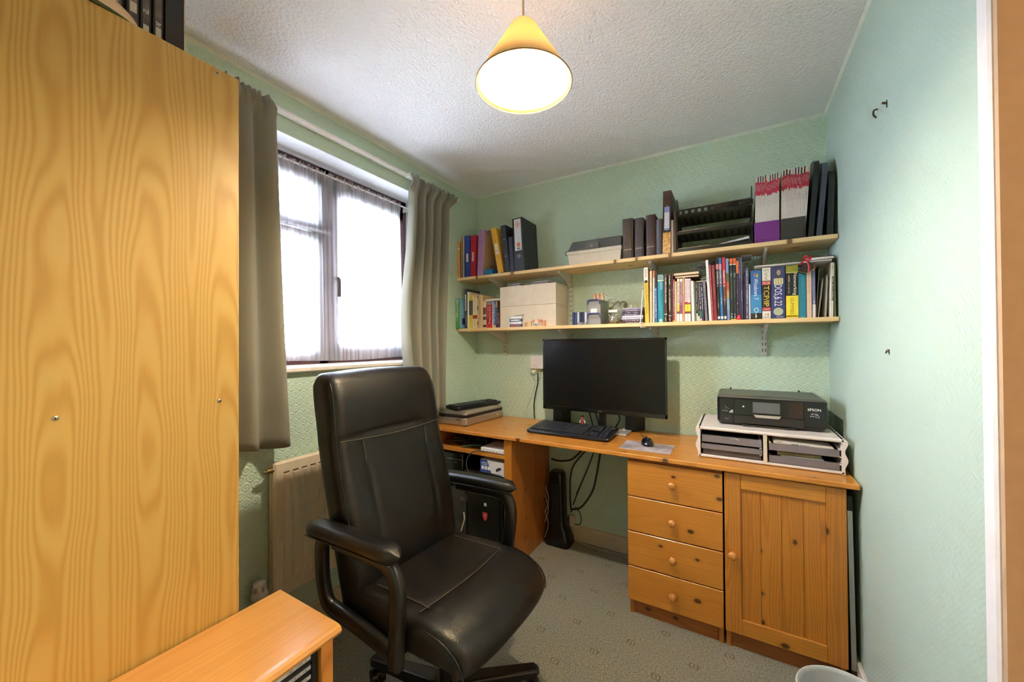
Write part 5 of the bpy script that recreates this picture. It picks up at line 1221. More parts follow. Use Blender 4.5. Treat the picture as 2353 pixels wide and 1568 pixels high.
# small things on the monitor foot and cables at the back
sd = thing('clear_stopper', 'small clear plastic bottle piece on the right of the monitor foot', 'stopper', (1.155, -.17, DZT+.011))
part('body', B().lathe([(0, 0), (.012, .0), (.014, .006), (.012, .016), (.006, .020), (0, .021)], (1.160, -.165, DZT+.011), 14), m_clear('stopper_clear', (.93, .93, .92), .8, .25, (.8, .8, .8)), sd)
part('cap', B().box(1.118, 1.130, -.185, -.172, DZT+.0112, DZT+.029, .001), flat('#e8e6e6', .4), sd)
for pts, lab in (([(.905, -.1, .95), (.925, -.09, .88), (.94, -.08, .81), (.945, -.07, .78)], 'left black cable hanging behind the monitor'), ([(.945, -.1, .95), (.965, -.09, .88), (.98, -.08, .82), (.983, -.07, .779)], 'middle black cable hanging behind the monitor'), ([(1.095, -.1, .93), (1.112, -.09, .87), (1.115, -.08, .84), (1.10, -.07, .81), (1.08, -.06, .779)], 'right black cable curving behind the monitor')):
    cable('monitor_cable', pts, .0045, '#0f0f12', lab, 'cables behind the monitor')
cable('speaker_cable', [(.785, -.06, .79), (.82, -.05, .785), (.86, -.045, .78), (.90, -.04, .779)], .0018, '#222226', 'thin black cable running from the left speaker along the desk')
# scanner and spare keyboard
sc = thing('scanner', 'silver flatbed scanner with a black lid line at the left end of the desk', 'scanner', (.14, -.26, DZT))
silver = flat('#b9aca2', .3, .75, var=.03)
def slab(b, poly, zs, r=.03):
    cx = sum(p[0] for p in poly)/4; cy = sum(p[1] for p in poly)/4; rg = []
    for z, k in zs:
        ring = []
        for i in range(4):
            p0, p1, p2 = Vector(poly[i-1]), Vector(poly[i]), Vector(poly[(i+1) % 4]); a = p1+(p0-p1).normalized()*r; c = p1+(p2-p1).normalized()*r
            for j in range(5): t = j/4; q = a*(1-t)**2+p1*2*t*(1-t)+c*t*t; ring.append((cx+(q[0]-cx)*k, cy+(q[1]-cy)*k, z))
        rg.append(ring)
    return b.loft(rg, True, True, False)
sp = [(.006, -.470), (.240, -.462), (.272, -.040), (.012, -.035)]
part('base', slab(B(), sp, ((DZT+.004, .985), (DZT+.012, 1), (DZT+.046, 1), (DZT+.050, .985))), silver, sc)
part('lid_line', slab(B(), sp, ((DZT+.050, .975), (DZT+.070, .975))), flat('#1e1b1c', .3), sc)
part('lid', slab(B(), sp, ((DZT+.070, .955), (DZT+.078, .945), (DZT+.092, .86), (DZT+.095, .80))), silver, sc)
part('foot', B().box(.03, .05, -.44, -.42, DZT, DZT+.006).box(.19, .21, -.44, -.42, DZT, DZT+.006).box(.04, .06, -.08, -.06, DZT, DZT+.006).box(.23, .25, -.08, -.06, DZT, DZT+.006), black_pl, sc)
b = B()
for i in range(4): b.ball((.075+.022*i, -.466, DZT+.044), .004, .003, .003, 8, 5)
part('button', b, chrome, sc)
part('button_panel', B().box(.16, .205, -.468, -.462, DZT+.036, DZT+.045, .003), flat('#8d837c', .25, .7), sc)
part('side_badge', B().box(.2625, .268, -.14, -.115, DZT+.02, DZT+.036, .002), flat('#d8c8b8', .3, .5), sc)
keyboard('keyboard', 'spare black keyboard lying on the silver scanner', (.150, -.245, DZT+.098), 76, .40, .150, 0, False)
# wall mounted hub by the monitor with cables
hb = thing('phone_socket', 'white wall box with cables, on the wall left of the monitor', 'wall box', (.52, -.01, 1.12))
part('box', B().box(.478, .580, -.030, 0, 1.127, 1.217, .003), flat('#e6dcd8', .4), hb)
b = B(); scribble(b, (.515, -.0305, 1.155), RT, UP, .03, .006, 7, 3); scribble(b, (.525, -.0305, 1.138), RT, UP, .04, .004, 12, 4); part('lettering', b, flat('#a88c88', .5), hb)
part('plug', B().lathe([(0, 0), (.018, 0), (.018, -.012), (.006, -.016), (0, -.016)], (.493, -.004, 1.104), 16, 'y'), flat('#dcd6cc', .4), hb)
part('connector', B().box(.528, .535, -.022, -.012, 1.100, 1.128, .001).box(.548, .555, -.022, -.012, 1.104, 1.128, .001), flat('#c8b04c', .4, .3), hb)
part('connector', B().box(.512, .520, -.022, -.012, 1.106, 1.128, .001), paper, hb)
cable('wall_cable', [(.532, -.017, 1.10), (.530, -.014, 1.03), (.510, -.012, .95), (.498, -.012, .87), (.503, -.012, .779)], .0042, '#26262a', 'black cable running down the wall from the white wall box')
cable('wall_cable', [(.516, -.017, 1.106), (.505, -.012, 1.02), (.475, -.012, .93), (.44, -.012, .85), (.42, -.014, .779)], .0024, '#d6d8c8', 'thin white cable running down the wall from the white wall box')
cable('wall_cable', [(.500, -.02, 1.098), (.505, -.016, 1.06), (.525, -.012, 1.05), (.545, -.014, 1.07), (.552, -.017, 1.104)], .0022, '#cfd2c0', 'short white cable looping under the white wall box')

# ------------------------------------------------------------------ desk organiser and printer
og = thing('desk_organiser', 'pale grey two bay desk organiser with grey trays, under the printer', 'organiser', (1.83, -.28, DZT))
OX0, OX1, OY0, OY1, OZ0, OZ1 = 1.570, 2.090, -.450, -.105, DZT+.002, .917
shell = flat('#d9d0cc', .4)
part('top', B().box(OX0, OX1, OY0, OY1, OZ1-.014, OZ1, .004), shell, og)
part('bottom', B().box(OX0, OX1, OY0, OY1, OZ0, OZ0+.012, .003), shell, og)
part('back', B().box(OX0+.005, OX1-.005, OY1-.005, OY1, OZ0+.01, OZ1-.012), flat('#4a4648', .6), og)
for s, xe in ((-1, OX0), (1, OX1)):
    pts = []
    for i in range(17):
        t = i/16; pts.append((xe+s*(.010*math.sin(t*math.pi*2-.9)**2*(1 if .08 < t < .95 else .3)), OZ0+(OZ1-OZ0)*t))
    poly = [(xe-s*.010, OZ0)]+pts+[(xe-s*.010, OZ1)]
    part('side', B().prism(poly, OY0, OY1, 'y'), shell, og)
part('divider', B().box(1.822, 1.836, OY0, OY1, OZ0+.01, OZ1-.012, .001), flat('#cfc4b4', .45), og)
for s in (1.577, 1.812, 1.846, 2.076):
    for z in (OZ0+.035, OZ0+.065, OZ0+.095): part('runner', B().box(s-.004, s+.004, OY0+.004, OY1-.01, z, z+.004), shell, og)
tray_m = flat('#6f686e', .35); dark = flat('#2d2829', .5)
def tray(x0, x1, z0, h, sl=0, full=False):
    b = B().box(x0, x1, OY0+.008, OY1-.012, z0, z0+.003)
    b.prism([(OY0+.002, z0), (OY0+.010, z0), (OY0+.016, z0+h), (OY0+.004, z0+h)], x0, x1, 'x')
    for xa in (x0, x1-.003): b.box(xa, xa+.003, OY0+.008, OY1-.012, z0, z0+h*.9)
    return part('tray', b, tray_m, og)
tray(1.586, 1.816, OZ0+.071, .030); tray(1.584, 1.818, OZ0+.040, .022)
part('drawer_front', B().box(1.590, 1.814, OY0+.012, OY0+.016, OZ0+.014, OZ0+.044), flat('#4c4343', .4), og)
tray(1.842, 2.074, OZ0+.066, .028); tray(1.842, 2.074, OZ0+.014, .028)
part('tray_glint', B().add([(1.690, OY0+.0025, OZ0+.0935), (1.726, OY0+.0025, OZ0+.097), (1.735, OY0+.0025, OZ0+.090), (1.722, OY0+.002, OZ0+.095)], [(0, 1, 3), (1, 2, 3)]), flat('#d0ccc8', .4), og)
t = thing('product_carton', 'long white printed carton in the upper right organiser tray', 'carton', (1.95, -.40, OZ0+.07), 'papers in the organiser')
b = B().prism([(1.862, .862), (2.058, .862), (2.062, .870), (2.055, .880), (1.866, .887), (1.858, .880)], OY0+.018, OY0+.09, 'y')
part('carton', b, flat('#dcd3cd', .45), t)
b = B(); scribble(b, (1.880, OY0+.0175, .877), RT, UP, .020, .005, 6, 1); scribble(b, (1.965, OY0+.0175, .874), RT, UP, .03, .006, 6, 2); scribble(b, (2.035, OY0+.0175, .870), RT, UP, .02, .004, 7, 3); b.box(1.920, 1.946, OY0+.0172, OY0+.0179, .872, .875)
part('print', b, flat('#5a5454', .5), t)
t = thing('booklet', 'olive green booklet in the lower right organiser tray', 'booklet', (1.94, -.40, OZ0+.03), 'papers in the organiser')
part('cover', B().box(1.872, 2.020, OY0+.020, OY0+.2, .8235, .8375, .001), flat('#7b6e48', .6), t)
b = B(); scribble(b, (1.965, OY0+.0195, .830), RT, UP, .06, .004, 14, 2); part('lettering', b, flat('#b8ac80', .5), t)
single('notepad', B().box(1.884, 2.028, OY0+.019, OY0+.19, .8135, .8232, .001), flat('#dcd6cc', .6), 'white paper pad under the olive booklet in the organiser', 'paper pad', (1.95, -.40, .8135), 'papers in the organiser')
pr = thing('printer', 'black inkjet printer with a small screen, standing on the desk organiser', 'printer', (1.852, -.2, OZ1))
PX0, PX1, PY0, PY1, PZ0, PZ1 = 1.646, 2.055, -.352, -.055, OZ1+.003, 1.056
poly = [(PX0, PY0+.012), (PX0+.010, PY0), (PX1-.010, PY0), (PX1, PY0+.012), (PX1, PY1), (PX0, PY1)]
def pring(z, ins): 
    cx, cy = (PX0+PX1)/2, (PY0+PY1)/2
    return [(p[0]+(ins if p[0] < cx else -ins), p[1]+(ins if p[1] < cy else -ins), z) for p in poly]
part('body', B().loft([pring(PZ0, .012), pring(PZ0+.010, .003), pring(PZ0+.02, 0), pring(PZ1-.016, 0), pring(PZ1-.010, .002)], True, True, False), flat('#141316', .25), pr)
part('scanner_lid', B().loft([pring(PZ1-.010, -.001), pring(PZ1-.004, .004), pring(PZ1, .014)], True, True, False), flat('#4a4b46', .4, bump=.1), pr)
part('control_panel', B().box(PX0+.068, PX1-.082, PY0-.004, PY0+.002, PZ0+.048, PZ1-.016, .0015), flat('#101014', .12, coat=.3), pr)
part('screen', B().box(1.788, 1.890, PY0-.0052, PY0-.0035, PZ0+.062, PZ1-.025), flat('#5a5d62', .25), pr)
part('tray_door', B().box(PX0+.066, PX1-.080, PY0-.003, PY0+.002, PZ0+.010, PZ0+.046, .0015), flat('#1f1a1b', .35), pr)
part('handle', B().prism([(1.790, PZ0+.054), (1.894, PZ0+.054), (1.886, PZ0+.042), (1.800, PZ0+.042)], PY0-.009, PY0-.002, 'y'), flat('#b8b0ac', .3, .5), pr)
part('card_door', B().box(PX0+.012, PX0+.064, PY0-.0024, PY0+.002, PZ0+.012, PZ0+.046, .0012), flat('#1c1a1e', .3), pr)
part('output_lip', B().box(1.748, 1.945, PY0-.006, PY0+.004, PZ0-.001, PZ0+.006, .001), flat('#26221f', .35), pr)
b = B(); put_text(b, 'EPSON', (2.010, PY0-.0006, PZ0+.092), RT, UP, .044, .011); part('brand_lettering', b, flat('#e6e6ea', .4), pr)
b = B(); put_text(b, 'XP-760', (2.010, PY0-.0006, PZ0+.074), RT, UP, .024, .0055); put_text(b, 'Wi-Fi', (2.002, PY0-.0006, PZ0+.064), RT, UP, .014, .006)
b.box(2.014, 2.026, PY0-.0006, PY0, PZ0+.059, PZ0+.060).box(2.014, 2.026, PY0-.0006, PY0, PZ0+.068, PZ0+.069).box(2.014, 2.015, PY0-.0006, PY0, PZ0+.059, PZ0+.069).box(2.025, 2.026, PY0-.0006, PY0, PZ0+.059, PZ0+.069)
part('model_lettering', b, flat('#c4c4cc', .4), pr)
b = B(); put_text(b, 'PHOTO', (1.678, PY0-.0006, PZ0+.062), RT, UP, .024, .006); b.prism([(1.693, PZ0+.055), (1.711, PZ0+.055), (1.711, PZ0+.069), (1.704, PZ0+.069)], PY0-.0006, PY0, 'y')
b.tube([(1.679, PY0-.0008, PZ0+.090), (1.679, PY0-.0008, PZ0+.078), (1.690, PY0-.0008, PZ0+.078)], .0006, 4, 1); scribble(b, (1.688, PY0-.0006, PZ0+.074), RT, UP, .016, .004, 5, 6)
part('feature_badges', b, flat('#9a9ca6', .4), pr)
part('home_button', B().cyl((1.752, PY0-.004, PZ0+.088), (1.752, PY0-.005, PZ0+.088), .004), flat('#b4b8c0', .3), pr)
part('usb_mark', B().tube([(1.678, PY0-.003, PZ0+.030), (1.680, PY0-.003, PZ0+.026), (1.690, PY0-.003, PZ0+.026), (1.692, PY0-.003, PZ0+.030)], .0012, 5, 1), chrome, pr)
for x in (1.70, 1.99): part('hinge_knob', B().box(x-.004, x+.004, PY1-.02, PY1-.012, PZ1, PZ1+.008, .001), black_pl, pr)
part('foot', B().box(PX0+.02, PX0+.05, PY0+.03, PY1-.03, OZ1, OZ1+.004).box(PX1-.05, PX1-.02, PY0+.03, PY1-.03, OZ1, OZ1+.004), black_pl, pr)
for x, y in ((1.583, -.12),): part('corner_stud', B().cyl((x, y, OZ1), (x, y, OZ1+.003), .006), chrome, og)

# board standing between cabinet and right wall
bd = thing('folded_board', 'thin pale edged board standing between the door cabinet and right wall', 'board', (2.1, -.3, 0))
part('panel', B().add([(2.092, -.50, .01), (2.104, -.50, .01), (2.096, -.50, .712), (2.084, -.50, .712), (2.092, -.06, .01), (2.104, -.06, .01), (2.096, -.06, .712), (2.084, -.06, .712)], [(0, 1, 2, 3), (7, 6, 5, 4), (1, 5, 6, 2), (4, 0, 3, 7), (3, 2, 6, 7), (4, 5, 1, 0)]), flat('#3a3028', .6), bd)
part('edge_strip', B().add([(2.0905, -.506, .06), (2.1055, -.506, .06), (2.0985, -.506, .66), (2.0835, -.506, .66), (2.0905, -.499, .06), (2.1055, -.499, .06), (2.0985, -.499, .66), (2.0835, -.499, .66)], [(0, 1, 2, 3), (1, 5, 6, 2), (4, 0, 3, 7), (3, 2, 6, 7), (4, 5, 1, 0)]), flat('#c4c6c8', .4), bd)
part('corner_cap', B().box(2.081, 2.101, -.508, -.47, .66, .718, .003), black_pl, bd); part('corner_cap', B().box(2.088, 2.108, -.508, -.47, 0, .06, .003), flat('#3a2a1c', .5), bd)

# ------------------------------------------------------------------ waste bin
wb = thing('waste_bin', 'pale grey round waste bin on the carpet by the right wall', 'waste bin', (1.985, -1.012, 0))
part('bucket', B().lathe([(0, .004), (.085, .004), (.088, .0), (.112, .292), (.118, .297), (.119, .303), (.114, .304), (.108, .296), (.084, .012), (0, .012)], (1.985, -1.012, 0), 40), flat('#aab0b6', .4), wb)
part('rim', B().tube([(1.985+.1165*math.cos(a), -1.012+.1165*math.sin(a), .302) for a in [i*math.pi/20 for i in range(41)]], .0032, 7, 1), flat('#c2c6c8', .35), wb)

# ------------------------------------------------------------------ office chair
ch = thing('office_chair', 'black leather high backed swivel armchair standing in mid room', 'chair', (.83, -1.35, 0))
CY = -1.35
def gauss(x, s): return math.exp(-(x/s)**2)
def back():
    path = [(.43, .618, .048), (.50, .614, .060), (.58, .598, .064), (.68, .574, .066), (.78, .546, .066), (.88, .518, .066), (.95, .502, .067), (1.0, .494, .069), (1.06, .482, .071), (1.11, .468, .070), (1.15, .456, .066)]
    P = spline([Vector((x, z, t)) for z, x, t in path], 5); rings = []
    def ring(x, z, t, nx, nz, hw, zz):
        pr_ = rrect(hw, t, min(.042, t*.85), 5); out = []
        n = len(pr_); dense = []
        for i in range(n):
            a, b_ = pr_[i], pr_[(i+1) % n]; L = math.hypot(a[0]-b_[0], a[1]-b_[1]); k = max(1, int(L/.012))
            for j in range(k): dense.append((a[0]+(b_[0]-a[0])*j/k, a[1]+(b_[1]-a[1])*j/k))
        for yy, d in dense:
            if d > t*.7:  # front face: sewn panels
                sy = .150-.02*max(0, (.972-zz)/.5)
                if zz < .966: d -= .006*gauss(abs(yy)-sy, .006)
                d -= .007*gauss(zz-.972-.012*math.cos(yy*6.0)+.012, .007)
                if zz < .96: d += .008*(1-(yy/hw)**2)*math.sin(math.pi*min(1, max(0, (zz-.45)/.5)))
                elif zz > .985: d += .010*math.cos(yy/hw*1.3)*math.sin(math.pi*min(1, (zz-.98)/.2))
            out.append((x+nx*d, CY+yy, z+nz*d))
        return out
    for i, p in enumerate(P):
        q = P[min(i+1, len(P)-1)]-P[max(i-1, 0)]; L = math.hypot(q[0], q[1]); nx, nz = q[1]/L, -q[0]/L
        hw = .250+.006*math.sin(math.pi*i/len(P))
        rings.append(ring(p[0], p[1], p[2], nx, nz, hw, p[1]))
    # rounded top
    x, z, t = P[-1]; q = P[-1]-P[-2]; L = math.hypot(q[0], q[1]); tx, tz = q[0]/L, q[1]/L; nx, nz = tz, -tx
    for a in (20, 40, 58, 74, 86):
        c, s = math.cos(R(a)), math.sin(R(a))
        r_ = ring(x+tx*.046*s, z+tz*.046*s, max(.004, t*c), nx, nz, .250-.02*(1-c), 2)
        rings.append([(p[0]-.004*s, p[1], p[2]+.012*s*math.cos((p[1]-CY)/.246*1.4)) for p in r_])
    n = len(rings[0])
    rings = [r for r in rings if len(r) == n] if len({len(r) for r in rings}) == 1 else resample(rings)
    return B().loft(rings, True)
def resample(rings, n=120):
    out = []
    for r in rings:
        P = [Vector(p) for p in r]+[Vector(r[0])]; L = [0]
        for i in range(len(P)-1): L.append(L[-1]+(P[i+1]-P[i]).length)
        rr = []; j = 0
        for k in range(n):
            s = L[-1]*k/n
            while L[j+1] < s: j += 1
            f = (s-L[j])/max(1e-9, L[j+1]-L[j]); rr.append(P[j].lerp(P[j+1], f))
        out.append(rr)
    return out
part('backrest', back(), leather, ch)
pipe = flat('#0d0b0b', .35)
stitch = flat('#54453a', .6)
def seat():
    path = [(.585, .446, .040), (.62, .447, .048), (.70, .449, .052), (.80, .453, .053), (.90, .458, .053), (.98, .460, .052), (1.04, .453, .049), (1.075, .438, .044), (1.097, .418, .036), (1.106, .400, .024)]
    P = spline([Vector(p) for p in path], 6); rings = []; n = 0
    for i, p in enumerate(P):
        q = P[min(i+1, len(P)-1)]-P[max(i-1, 0)]; L = math.hypot(q[0], q[1]); nx, nz = -q[1]/L, q[0]/L
        u = i/(len(P)-1); hw = .238+.022*math.sin(math.pi*min(1, u*1.15))
        pr_ = rrect(hw, p[2], min(.034, p[2]*.8), 5); out = []; dense = []; m = len(pr_)
        for k in range(m):
            a, b_ = pr_[k], pr_[(k+1) % m]; l = math.hypot(a[0]-b_[0], a[1]-b_[1]); kk = max(1, int(l/.011))
            for j in range(kk): dense.append((a[0]+(b_[0]-a[0])*j/kk, a[1]+(b_[1]-a[1])*j/kk))
        for yy, d in dense:
            if d > p[2]*.6:
                if p[0] < .95: d -= .005*gauss(abs(yy)-.190, .006)
                d -= .006*gauss(p[0]-.950+.03*(yy/.25)**2, .007)
                d += .010*(1-(yy/hw)**2)*math.sin(math.pi*min(1, max(0, u)))
            out.append((p[0]+nx*d-.035*(abs(yy)/.25)**3*u**2, CY+yy, p[1]+nz*d))
        rings.append(out)
    return B().loft(resample(rings, 110), True)
part('seat', seat(), leather, ch)
for s in (-1, 1):
    part('seat_piping', B().tube([(.60, CY+s*.230, .484), (.70, CY+s*.242, .491), (.85, CY+s*.248, .496), (.96, CY+s*.248, .499), (1.03, CY+s*.245, .490), (1.075, CY+s*.241, .468), (1.098, CY+s*.237, .436), (1.102, CY+s*.232, .405)], .003, 6), pipe, ch)
    part('back_piping', B().tube([(.664, CY+s*.236, .52), (.645, CY+s*.242, .62), (.620, CY+s*.244, .72), (.593, CY+s*.244, .82), (.566, CY+s*.244, .91), (.552, CY+s*.243, .98), (.539, CY+s*.242, 1.07), (.524, CY+s*.240, 1.13), (.498, CY+s*.234, 1.176), (.466, CY+s*.228, 1.190)], .003, 6), pipe, ch)
    part('stitching', B().tube([(.622, CY+s*.135, .66), (.607, CY+s*.141, .76), (.589, CY+s*.146, .86), (.571, CY+s*.150, .955)], .0014, 5), stitch, ch)
    part('stitching', B().tube([(.70, CY+s*.190, .5070), (.80, CY+s*.190, .512), (.90, CY+s*.190, .516), (.938, CY+s*.190, .516)], .0014, 5), stitch, ch)
part('stitching', B().tube([(.566, CY-.236, .968), (.573, CY-.12, .963), (.576, CY, .960), (.573, CY+.12, .963), (.566, CY+.236, .968)], .0015, 5), stitch, ch)
part('stitching', B().tube([(.906, CY-.240, .504), (.930, CY-.17, .515), (.946, CY, .5215), (.930, CY+.17, .515), (.906, CY+.240, .504)], .0014, 5), stitch, ch)
plast = flat('#111011', .32)
for s, nmz in ((-1, 'near'), (1, 'far')):
    y = CY+s*.298
    rg = []
    for u in [i/16 for i in range(17)]:
        x = .490+.445*u; wd = .036*min(1, (1-abs(2*u-1)**5)**.5+.12); hh = .0235*min(1, (1-abs(2*u-1)**7)**.5+.2); zc = .692+.022*u-.018*max(0, u-.85)+.004*math.sin(u*3)
        rg.append([(x, y+p[0], zc+p[1]) for p in rrect(wd, hh, hh*.85, 5)])
    arm = part('arm_pad', B().loft(rg, True), leather, ch)
    part('arm_seam', B().tube([(.525, y-.0358, .684), (.55, y-.0365, .685), (.75, y-.0365, .696), (.90, y-.0355, .702), (.928, y-.026, .700)], .002, 5).tube([(.525, y+.0358, .684), (.55, y+.0365, .685), (.75, y+.0365, .696), (.90, y+.0355, .702)], .002, 5), pipe, arm)
    fr = B().tube([(.63, y-s*.004, .676), (.75, y-s*.004, .681), (.84, y-s*.004, .684), (.893, y-s*.004, .670), (.915, y-s*.008, .62), (.912, y-s*.012, .55), (.902, y-s*.016, .47), (.893, y-s*.02, .385)], 0, rect=(.016, .024, (0, 1, 0)), sub=5)
    fr.tube([(.575, y-s*.004, .676), (.552, y-s*.006, .64), (.546, y-s*.01, .56), (.549, y-s*.014, .50), (.566, y-s*.018, .452), (.61, y-s*.024, .434), (.72, y-s*.028, .424), (.885, y-s*.026, .412)], 0, rect=(.016, .024, (0, 1, 0)), sub=5)
    part('arm_frame', fr, plast, ch)
    part('arm_bolt', B().cyl((.62, y-s*.03, .40), (.62, y-s*.12, .40), .010), steel, ch)
part('seat_pan', B().box(.62, 1.03, CY-.205, CY+.205, .376, .400, .012), plast, ch)
part('tilt_mechanism', B().box(.74, .94, CY-.07, CY+.07, .318, .378, .012), plast, ch)
part('back_bracket', B().tube([(.78, CY, .34), (.62, CY, .345), (.545, CY, .40), (.530, CY, .50)], 0, rect=(.04, .012, (0, 1, 0)), sub=5), plast, ch)
part('tilt_lever', B().tube([(.83, CY-.06, .345), (.83, CY-.20, .34), (.835, CY-.24, .335)], .006, 8).ball((.835, CY-.245, .335), .012), plast, ch)
part('gas_column', B().cyl((.83, CY, .10), (.83, CY, .25), .026, n=20).cyl((.83, CY, .25), (.83, CY, .32), .015, n=16), plast, ch)
part('tag_string', B().tube([(.700, CY+.232, .508), (.706, CY+.238, .535), (.712, CY+.240, .56), (.706, CY+.243, .585)], .0028, 6), flat('#b9b19c', .6), ch)
bs = part('base_hub', B().lathe([(0, .055), (.05, .055), (.055, .07), (.05, .115), (.03, .125), (0, .125)], (.83, CY, 0), 24), plast, ch)
for k in range(5):
    a = R(190+72*k); ca, sa = math.cos(a), math.sin(a); rg = []
    for r_, hw, z0, z1 in ((.03, .030, .065, .118), (.12, .027, .066, .112), (.24, .024, .068, .104), (.325, .022, .068, .098), (.338, .014, .072, .092)):
        rg.append([(.83+ca*r_-sa*p[0], CY+sa*r_+ca*p[0], (z0+z1)/2+p[1]) for p in rrect(hw, (z1-z0)/2, .007, 2)])
    leg = part('base_leg', B().loft(rg, True, True, False), plast, ch)
    cx, cy = .83+ca*.312, CY+sa*.312; b2 = R(190+72*k+60); wx, wy = math.cos(b2), math.sin(b2)
    b = B()
    for s in (-1, 1): b.cyl((cx+wx*s*.006, cy+wy*s*.006, .026), (cx+wx*s*.024, cy+wy*s*.024, .026), .026, n=18)
    b.cyl((cx, cy, .03), (cx, cy, .07), .008).cyl((cx-wx*.006, cy-wy*.006, .034), (cx+wx*.006, cy+wy*.006, .034), .02)
    part('castor', b, black_pl, ch)

ch.rotation_euler = (0, 0, R(-2.5))
# ------------------------------------------------------------------ pine wardrobe side on the left
WX, WYF, WYB, WZT = .5, -1.857, -2.40, 2.064
wd = thing('bookcase', 'tall yellow pine bookcase, its broad screwed side panel filling the left foreground', 'bookcase', (.25, -2.13, 0))
part('side_panel', B().box(WX-.018, WX, WYB, WYF, 0, WZT, .0015), ward_wood, wd)
part('side_panel', B().box(.02, .038, WYB, WYF, 0, WZT, .0015), ward_wood, wd)
ward_h = wood('yellow_pine_shelf', '#e0b368', '#d0983f', '#b0721f', 'X', 'Y', .13, .0115, 0, .42, contrast=.7)
for z in (.08, .40, .77, 1.14, 1.60, 2.04): part('shelf', B().box(.038, WX-.018, WYB, WYF-.002, z, z+.018, .001), ward_h, wd)
part('back_panel', B().box(.02, WX, WYB-.006, WYB, 0, WZT), ward_h, wd)
for y, z in ((-1.911, 2.050), (-1.905, 1.149), (-2.197, 1.151), (-2.33, 2.050), (-1.905, .40), (-2.197, .41)):
    s = part('screw', B().lathe([(0, .0012), (.0042, .0012), (.0056, .0004), (.0062, -.0006)][::-1], (WX, y, z), 18, 'x'), flat('#b0a48c', .3, .9), wd)
    part('cross_slot', B().box(WX+.0010, WX+.0016, y-.0032, y+.0032, z-.0008, z+.0008).box(WX+.0010, WX+.0016, y-.0008, y+.0008, z-.0032, z+.0032), flat('#2a241c', .6), s)
# things on top of it
for k, (y0, y1, col, s, lab) in enumerate(((-2.102, -2.088, '#2a2422', 'cr', 'first video case from the left on top of the pine bookcase'), (-2.0735, -2.059, '#4a4240', 'To', 'second video case on top of the pine bookcase, white letters'), (-2.0490, -2.0365, '#4c4642', 'rol', 'third video case on top of the pine bookcase, framed stamp at its foot'), (-2.0250, -2.0125, '#4e4440', 'ter', 'fourth video case on top of the pine bookcase, white patch at its foot'))):
    t = thing('video_case', lab, 'video case', (.40, (y0+y1)/2, WZT), 'video cases on the bookcase')
    part('case', B().box(.325, .449, y0-.004, y1+.004, WZT, WZT+.195, .001), flat('#1b1516', .35), t)
    part('spine_print', B().box(.449, .4496, y0, y1, WZT+.008, WZT+.185), m_marble('video_print_%d' % k, '#3a322e', '#6c625c', 30, .3), t)
    part('spine_patch', B().box(.4496, .4500, y0+.001, y1-.001, WZT+(.020, .060, .022, .026)[k], WZT+(.03, .085, .045, .055)[k]), flat('#b8b0a6', .4), t)
    b = B(); put_text(b, s, (.4502, (y0+y1)/2, WZT+(.07, .098, .080, .064)[k]), (0, 1, 0), UP, (y1-y0)*.8, .012); part('lettering', b, flat('#e6e0da', .4), t)
t = thing('box_file', 'wide black box file standing on the pine bookcase beside the video cases', 'box file', (.36, -1.985, WZT))
part('case', B().box(.27, .450, -2.0055, -1.9665, WZT, WZT+.26, .001), flat('#1c1617', .5), t)
part('pale_edge', B().box(.27, .4505, -1.9665, -1.9645, WZT, WZT+.26), flat('#b9a794', .5), t)
t = thing('dome_lid', 'cream dome lying on top of the pine bookcase', 'dome', (.44, -2.12, WZT))
rg = []
for k_ in range(9):
    u = k_/8; rr = math.cos(u*math.pi/2*.98); rg.append([(.440+.062*rr*math.cos(a), -2.155+.105*rr*math.sin(a), WZT+.006+.062*math.sin(u*math.pi/2)) for a in [i*math.pi/18 for i in range(36)]])
part('shell', B().loft(rg, True), flat('#d6b894', .5), t)
part('rim', B().tube([(.440+.063*math.cos(a), -2.155+.106*math.sin(a), WZT+.004) for a in [i*math.pi/18 for i in range(37)]], .004, 6, 1), flat('#3d4a22', .5), t)

# ------------------------------------------------------------------ low pine unit with discs
lu = thing('low_cabinet', 'low golden pine unit with a moulded top, in the bottom left foreground', 'low cabinet', (.66, -2.1, 0))
LX0, LX1, LY0, LY1, LZ = .508, .806, -2.52, -1.748, .550
rgp = [(LX0, LZ-.026), (LX1-.014, LZ-.026), (LX1-.004, LZ-.022), (LX1, LZ-.013), (LX1-.004, LZ-.004), (LX1-.012, LZ-.001), (LX1-.022, LZ), (LX0, LZ)]
part('top', B().prism(rgp, LY0, LY1, 'y'), lowu_wood, lu)
low_leg = wood('golden_pine_leg', '#cf8a3f', '#bd7530', '#6b3512', 'Z', 'X', .1, .016, 0, .3, coat=.4)
for x in (LX0+.008, LX1-.052):
    for y in (LY0+.02, LY1-.046): part('leg', B().box(x, x+.034, y, y+.034, 0, LZ-.026, .003), low_leg, lu)
part('side_panel', B().box(LX0+.004, LX0+.016, LY0+.03, LY1-.03, .05, LZ-.03), low_leg, lu)
part('bottom_shelf', B().box(LX0+.01, LX1-.02, LY0+.03, LY1-.02, .05, .068), low_leg, lu)
part('end_panel', B().box(LX0+.04, LX1-.05, LY1-.03, LY1-.02, .05, LZ-.03), low_leg, lu)
rk = thing('disc_rack', 'black slotted disc rack inside the low pine unit', 'disc rack', (.70, -1.9, .068))
rx0, rx1, ryA, ryB = .60, .776, -1.965, -1.800
rkm = flat('#0f0f10', .35)
for y in (ryA, ryB-.012): part('side', B().box(rx0, rx1, y, y+.012, .068, .516, .001), rkm, rk)
part('back', B().box(rx0, rx0+.006, ryA, ryB, .068, .516), rkm, rk)
n = 18
for k in range(n+1): part('slot_bar', B().box(rx0, rx1-.002, ryA+.012, ryB-.012, .070+.0245*k, .070+.0245*k+.006), rkm, rk)
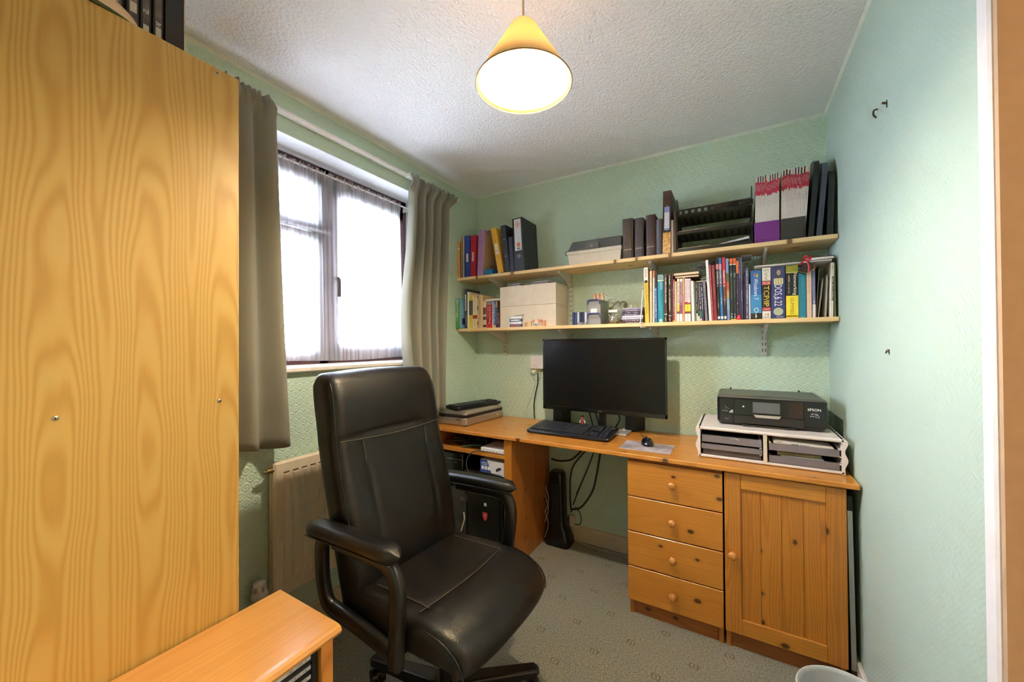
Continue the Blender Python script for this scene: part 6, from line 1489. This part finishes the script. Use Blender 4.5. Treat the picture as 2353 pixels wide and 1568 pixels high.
for k in range(n-7, n):
    z = .0765+.0245*k
    b = B(); b.m = 0; b.box(rx0+.03, rx1-.003, ryA+.013, ryB-.013, z, z+.0115, .0006); b.m = 1; b.box(rx1-.0032, rx1-.0026, ryA+.016, ryB-.015, z+.0012, z+.0103)
    b.m = 2; scribble(b, (rx1-.0022, ryB-.05, z+.006), (0, 1, 0), UP, .05, .005, 9, k)
    single('disc_case', b, [flat('#45464a', .2), flat('#b4b4b4', .35), flat('#5a5a5c', .5)], 'silver disc case, %s in the rack of the low pine unit' % ('topmost', 'second from the top', 'third from the top', 'fourth from the top', 'fifth from the top', 'sixth from the top', 'seventh from the top')[n-1-k], 'disc case', (.7, -1.88, z), 'discs in the low rack')

# ------------------------------------------------------------------ pendant lamp
LPX, LPY = 1.155, -1.352
lp = thing('pendant_lamp', 'cream conical pendant lampshade hanging lit from the ceiling', 'pendant lamp', (LPX, LPY, 2.115))
prof = [(.1500, 2.115), (.118, 2.168), (.086, 2.222), (.060, 2.266), (.050, 2.284), (.040, 2.300), (.028, 2.312), (.016, 2.318)]
b = B().lathe(prof, (LPX, LPY, 0), 56)
o = part('lamp_shade', b, m_shade(), lp); o.modifiers.new('thick', 'SOLIDIFY').thickness = .0012
part('shade_rim', B().tube([(LPX+.150*math.cos(a), LPY+.150*math.sin(a), 2.1155) for a in [i*math.pi/28 for i in range(57)]], .0022, 6, 1), flat('#a8834e', .5), lp)
part('cord', B().cyl((LPX, LPY, 2.30), (LPX, LPY, H-.02), .0033, n=10), flat('#c9b08c', .5), lp)
part('ceiling_rose', B().lathe([(0, H-.028), (.02, H-.028), (.038, H-.012), (.042, H)], (LPX, LPY, 0), 24), white_pl, lp)
part('lamp_holder', B().cyl((LPX, LPY, 2.255), (LPX, LPY, 2.315), .017, .012, 16), flat('#e6dcc8', .4), lp)
b = B()
for a in (.4, 2.5, 4.6): b.tube([(LPX+.018*math.cos(a), LPY+.018*math.sin(a), 2.25), (LPX+.066*math.cos(a), LPY+.066*math.sin(a), 2.25)], .0016, 5, 1)
part('shade_spider', b, flat('#b8a880', .4), lp)
part('bulb', B().ball((LPX, LPY, 2.202), .025, .025, .058, 20, 14), m_emit('warm_bulb_glass', (1.0, .89, .73), BULB), lp)
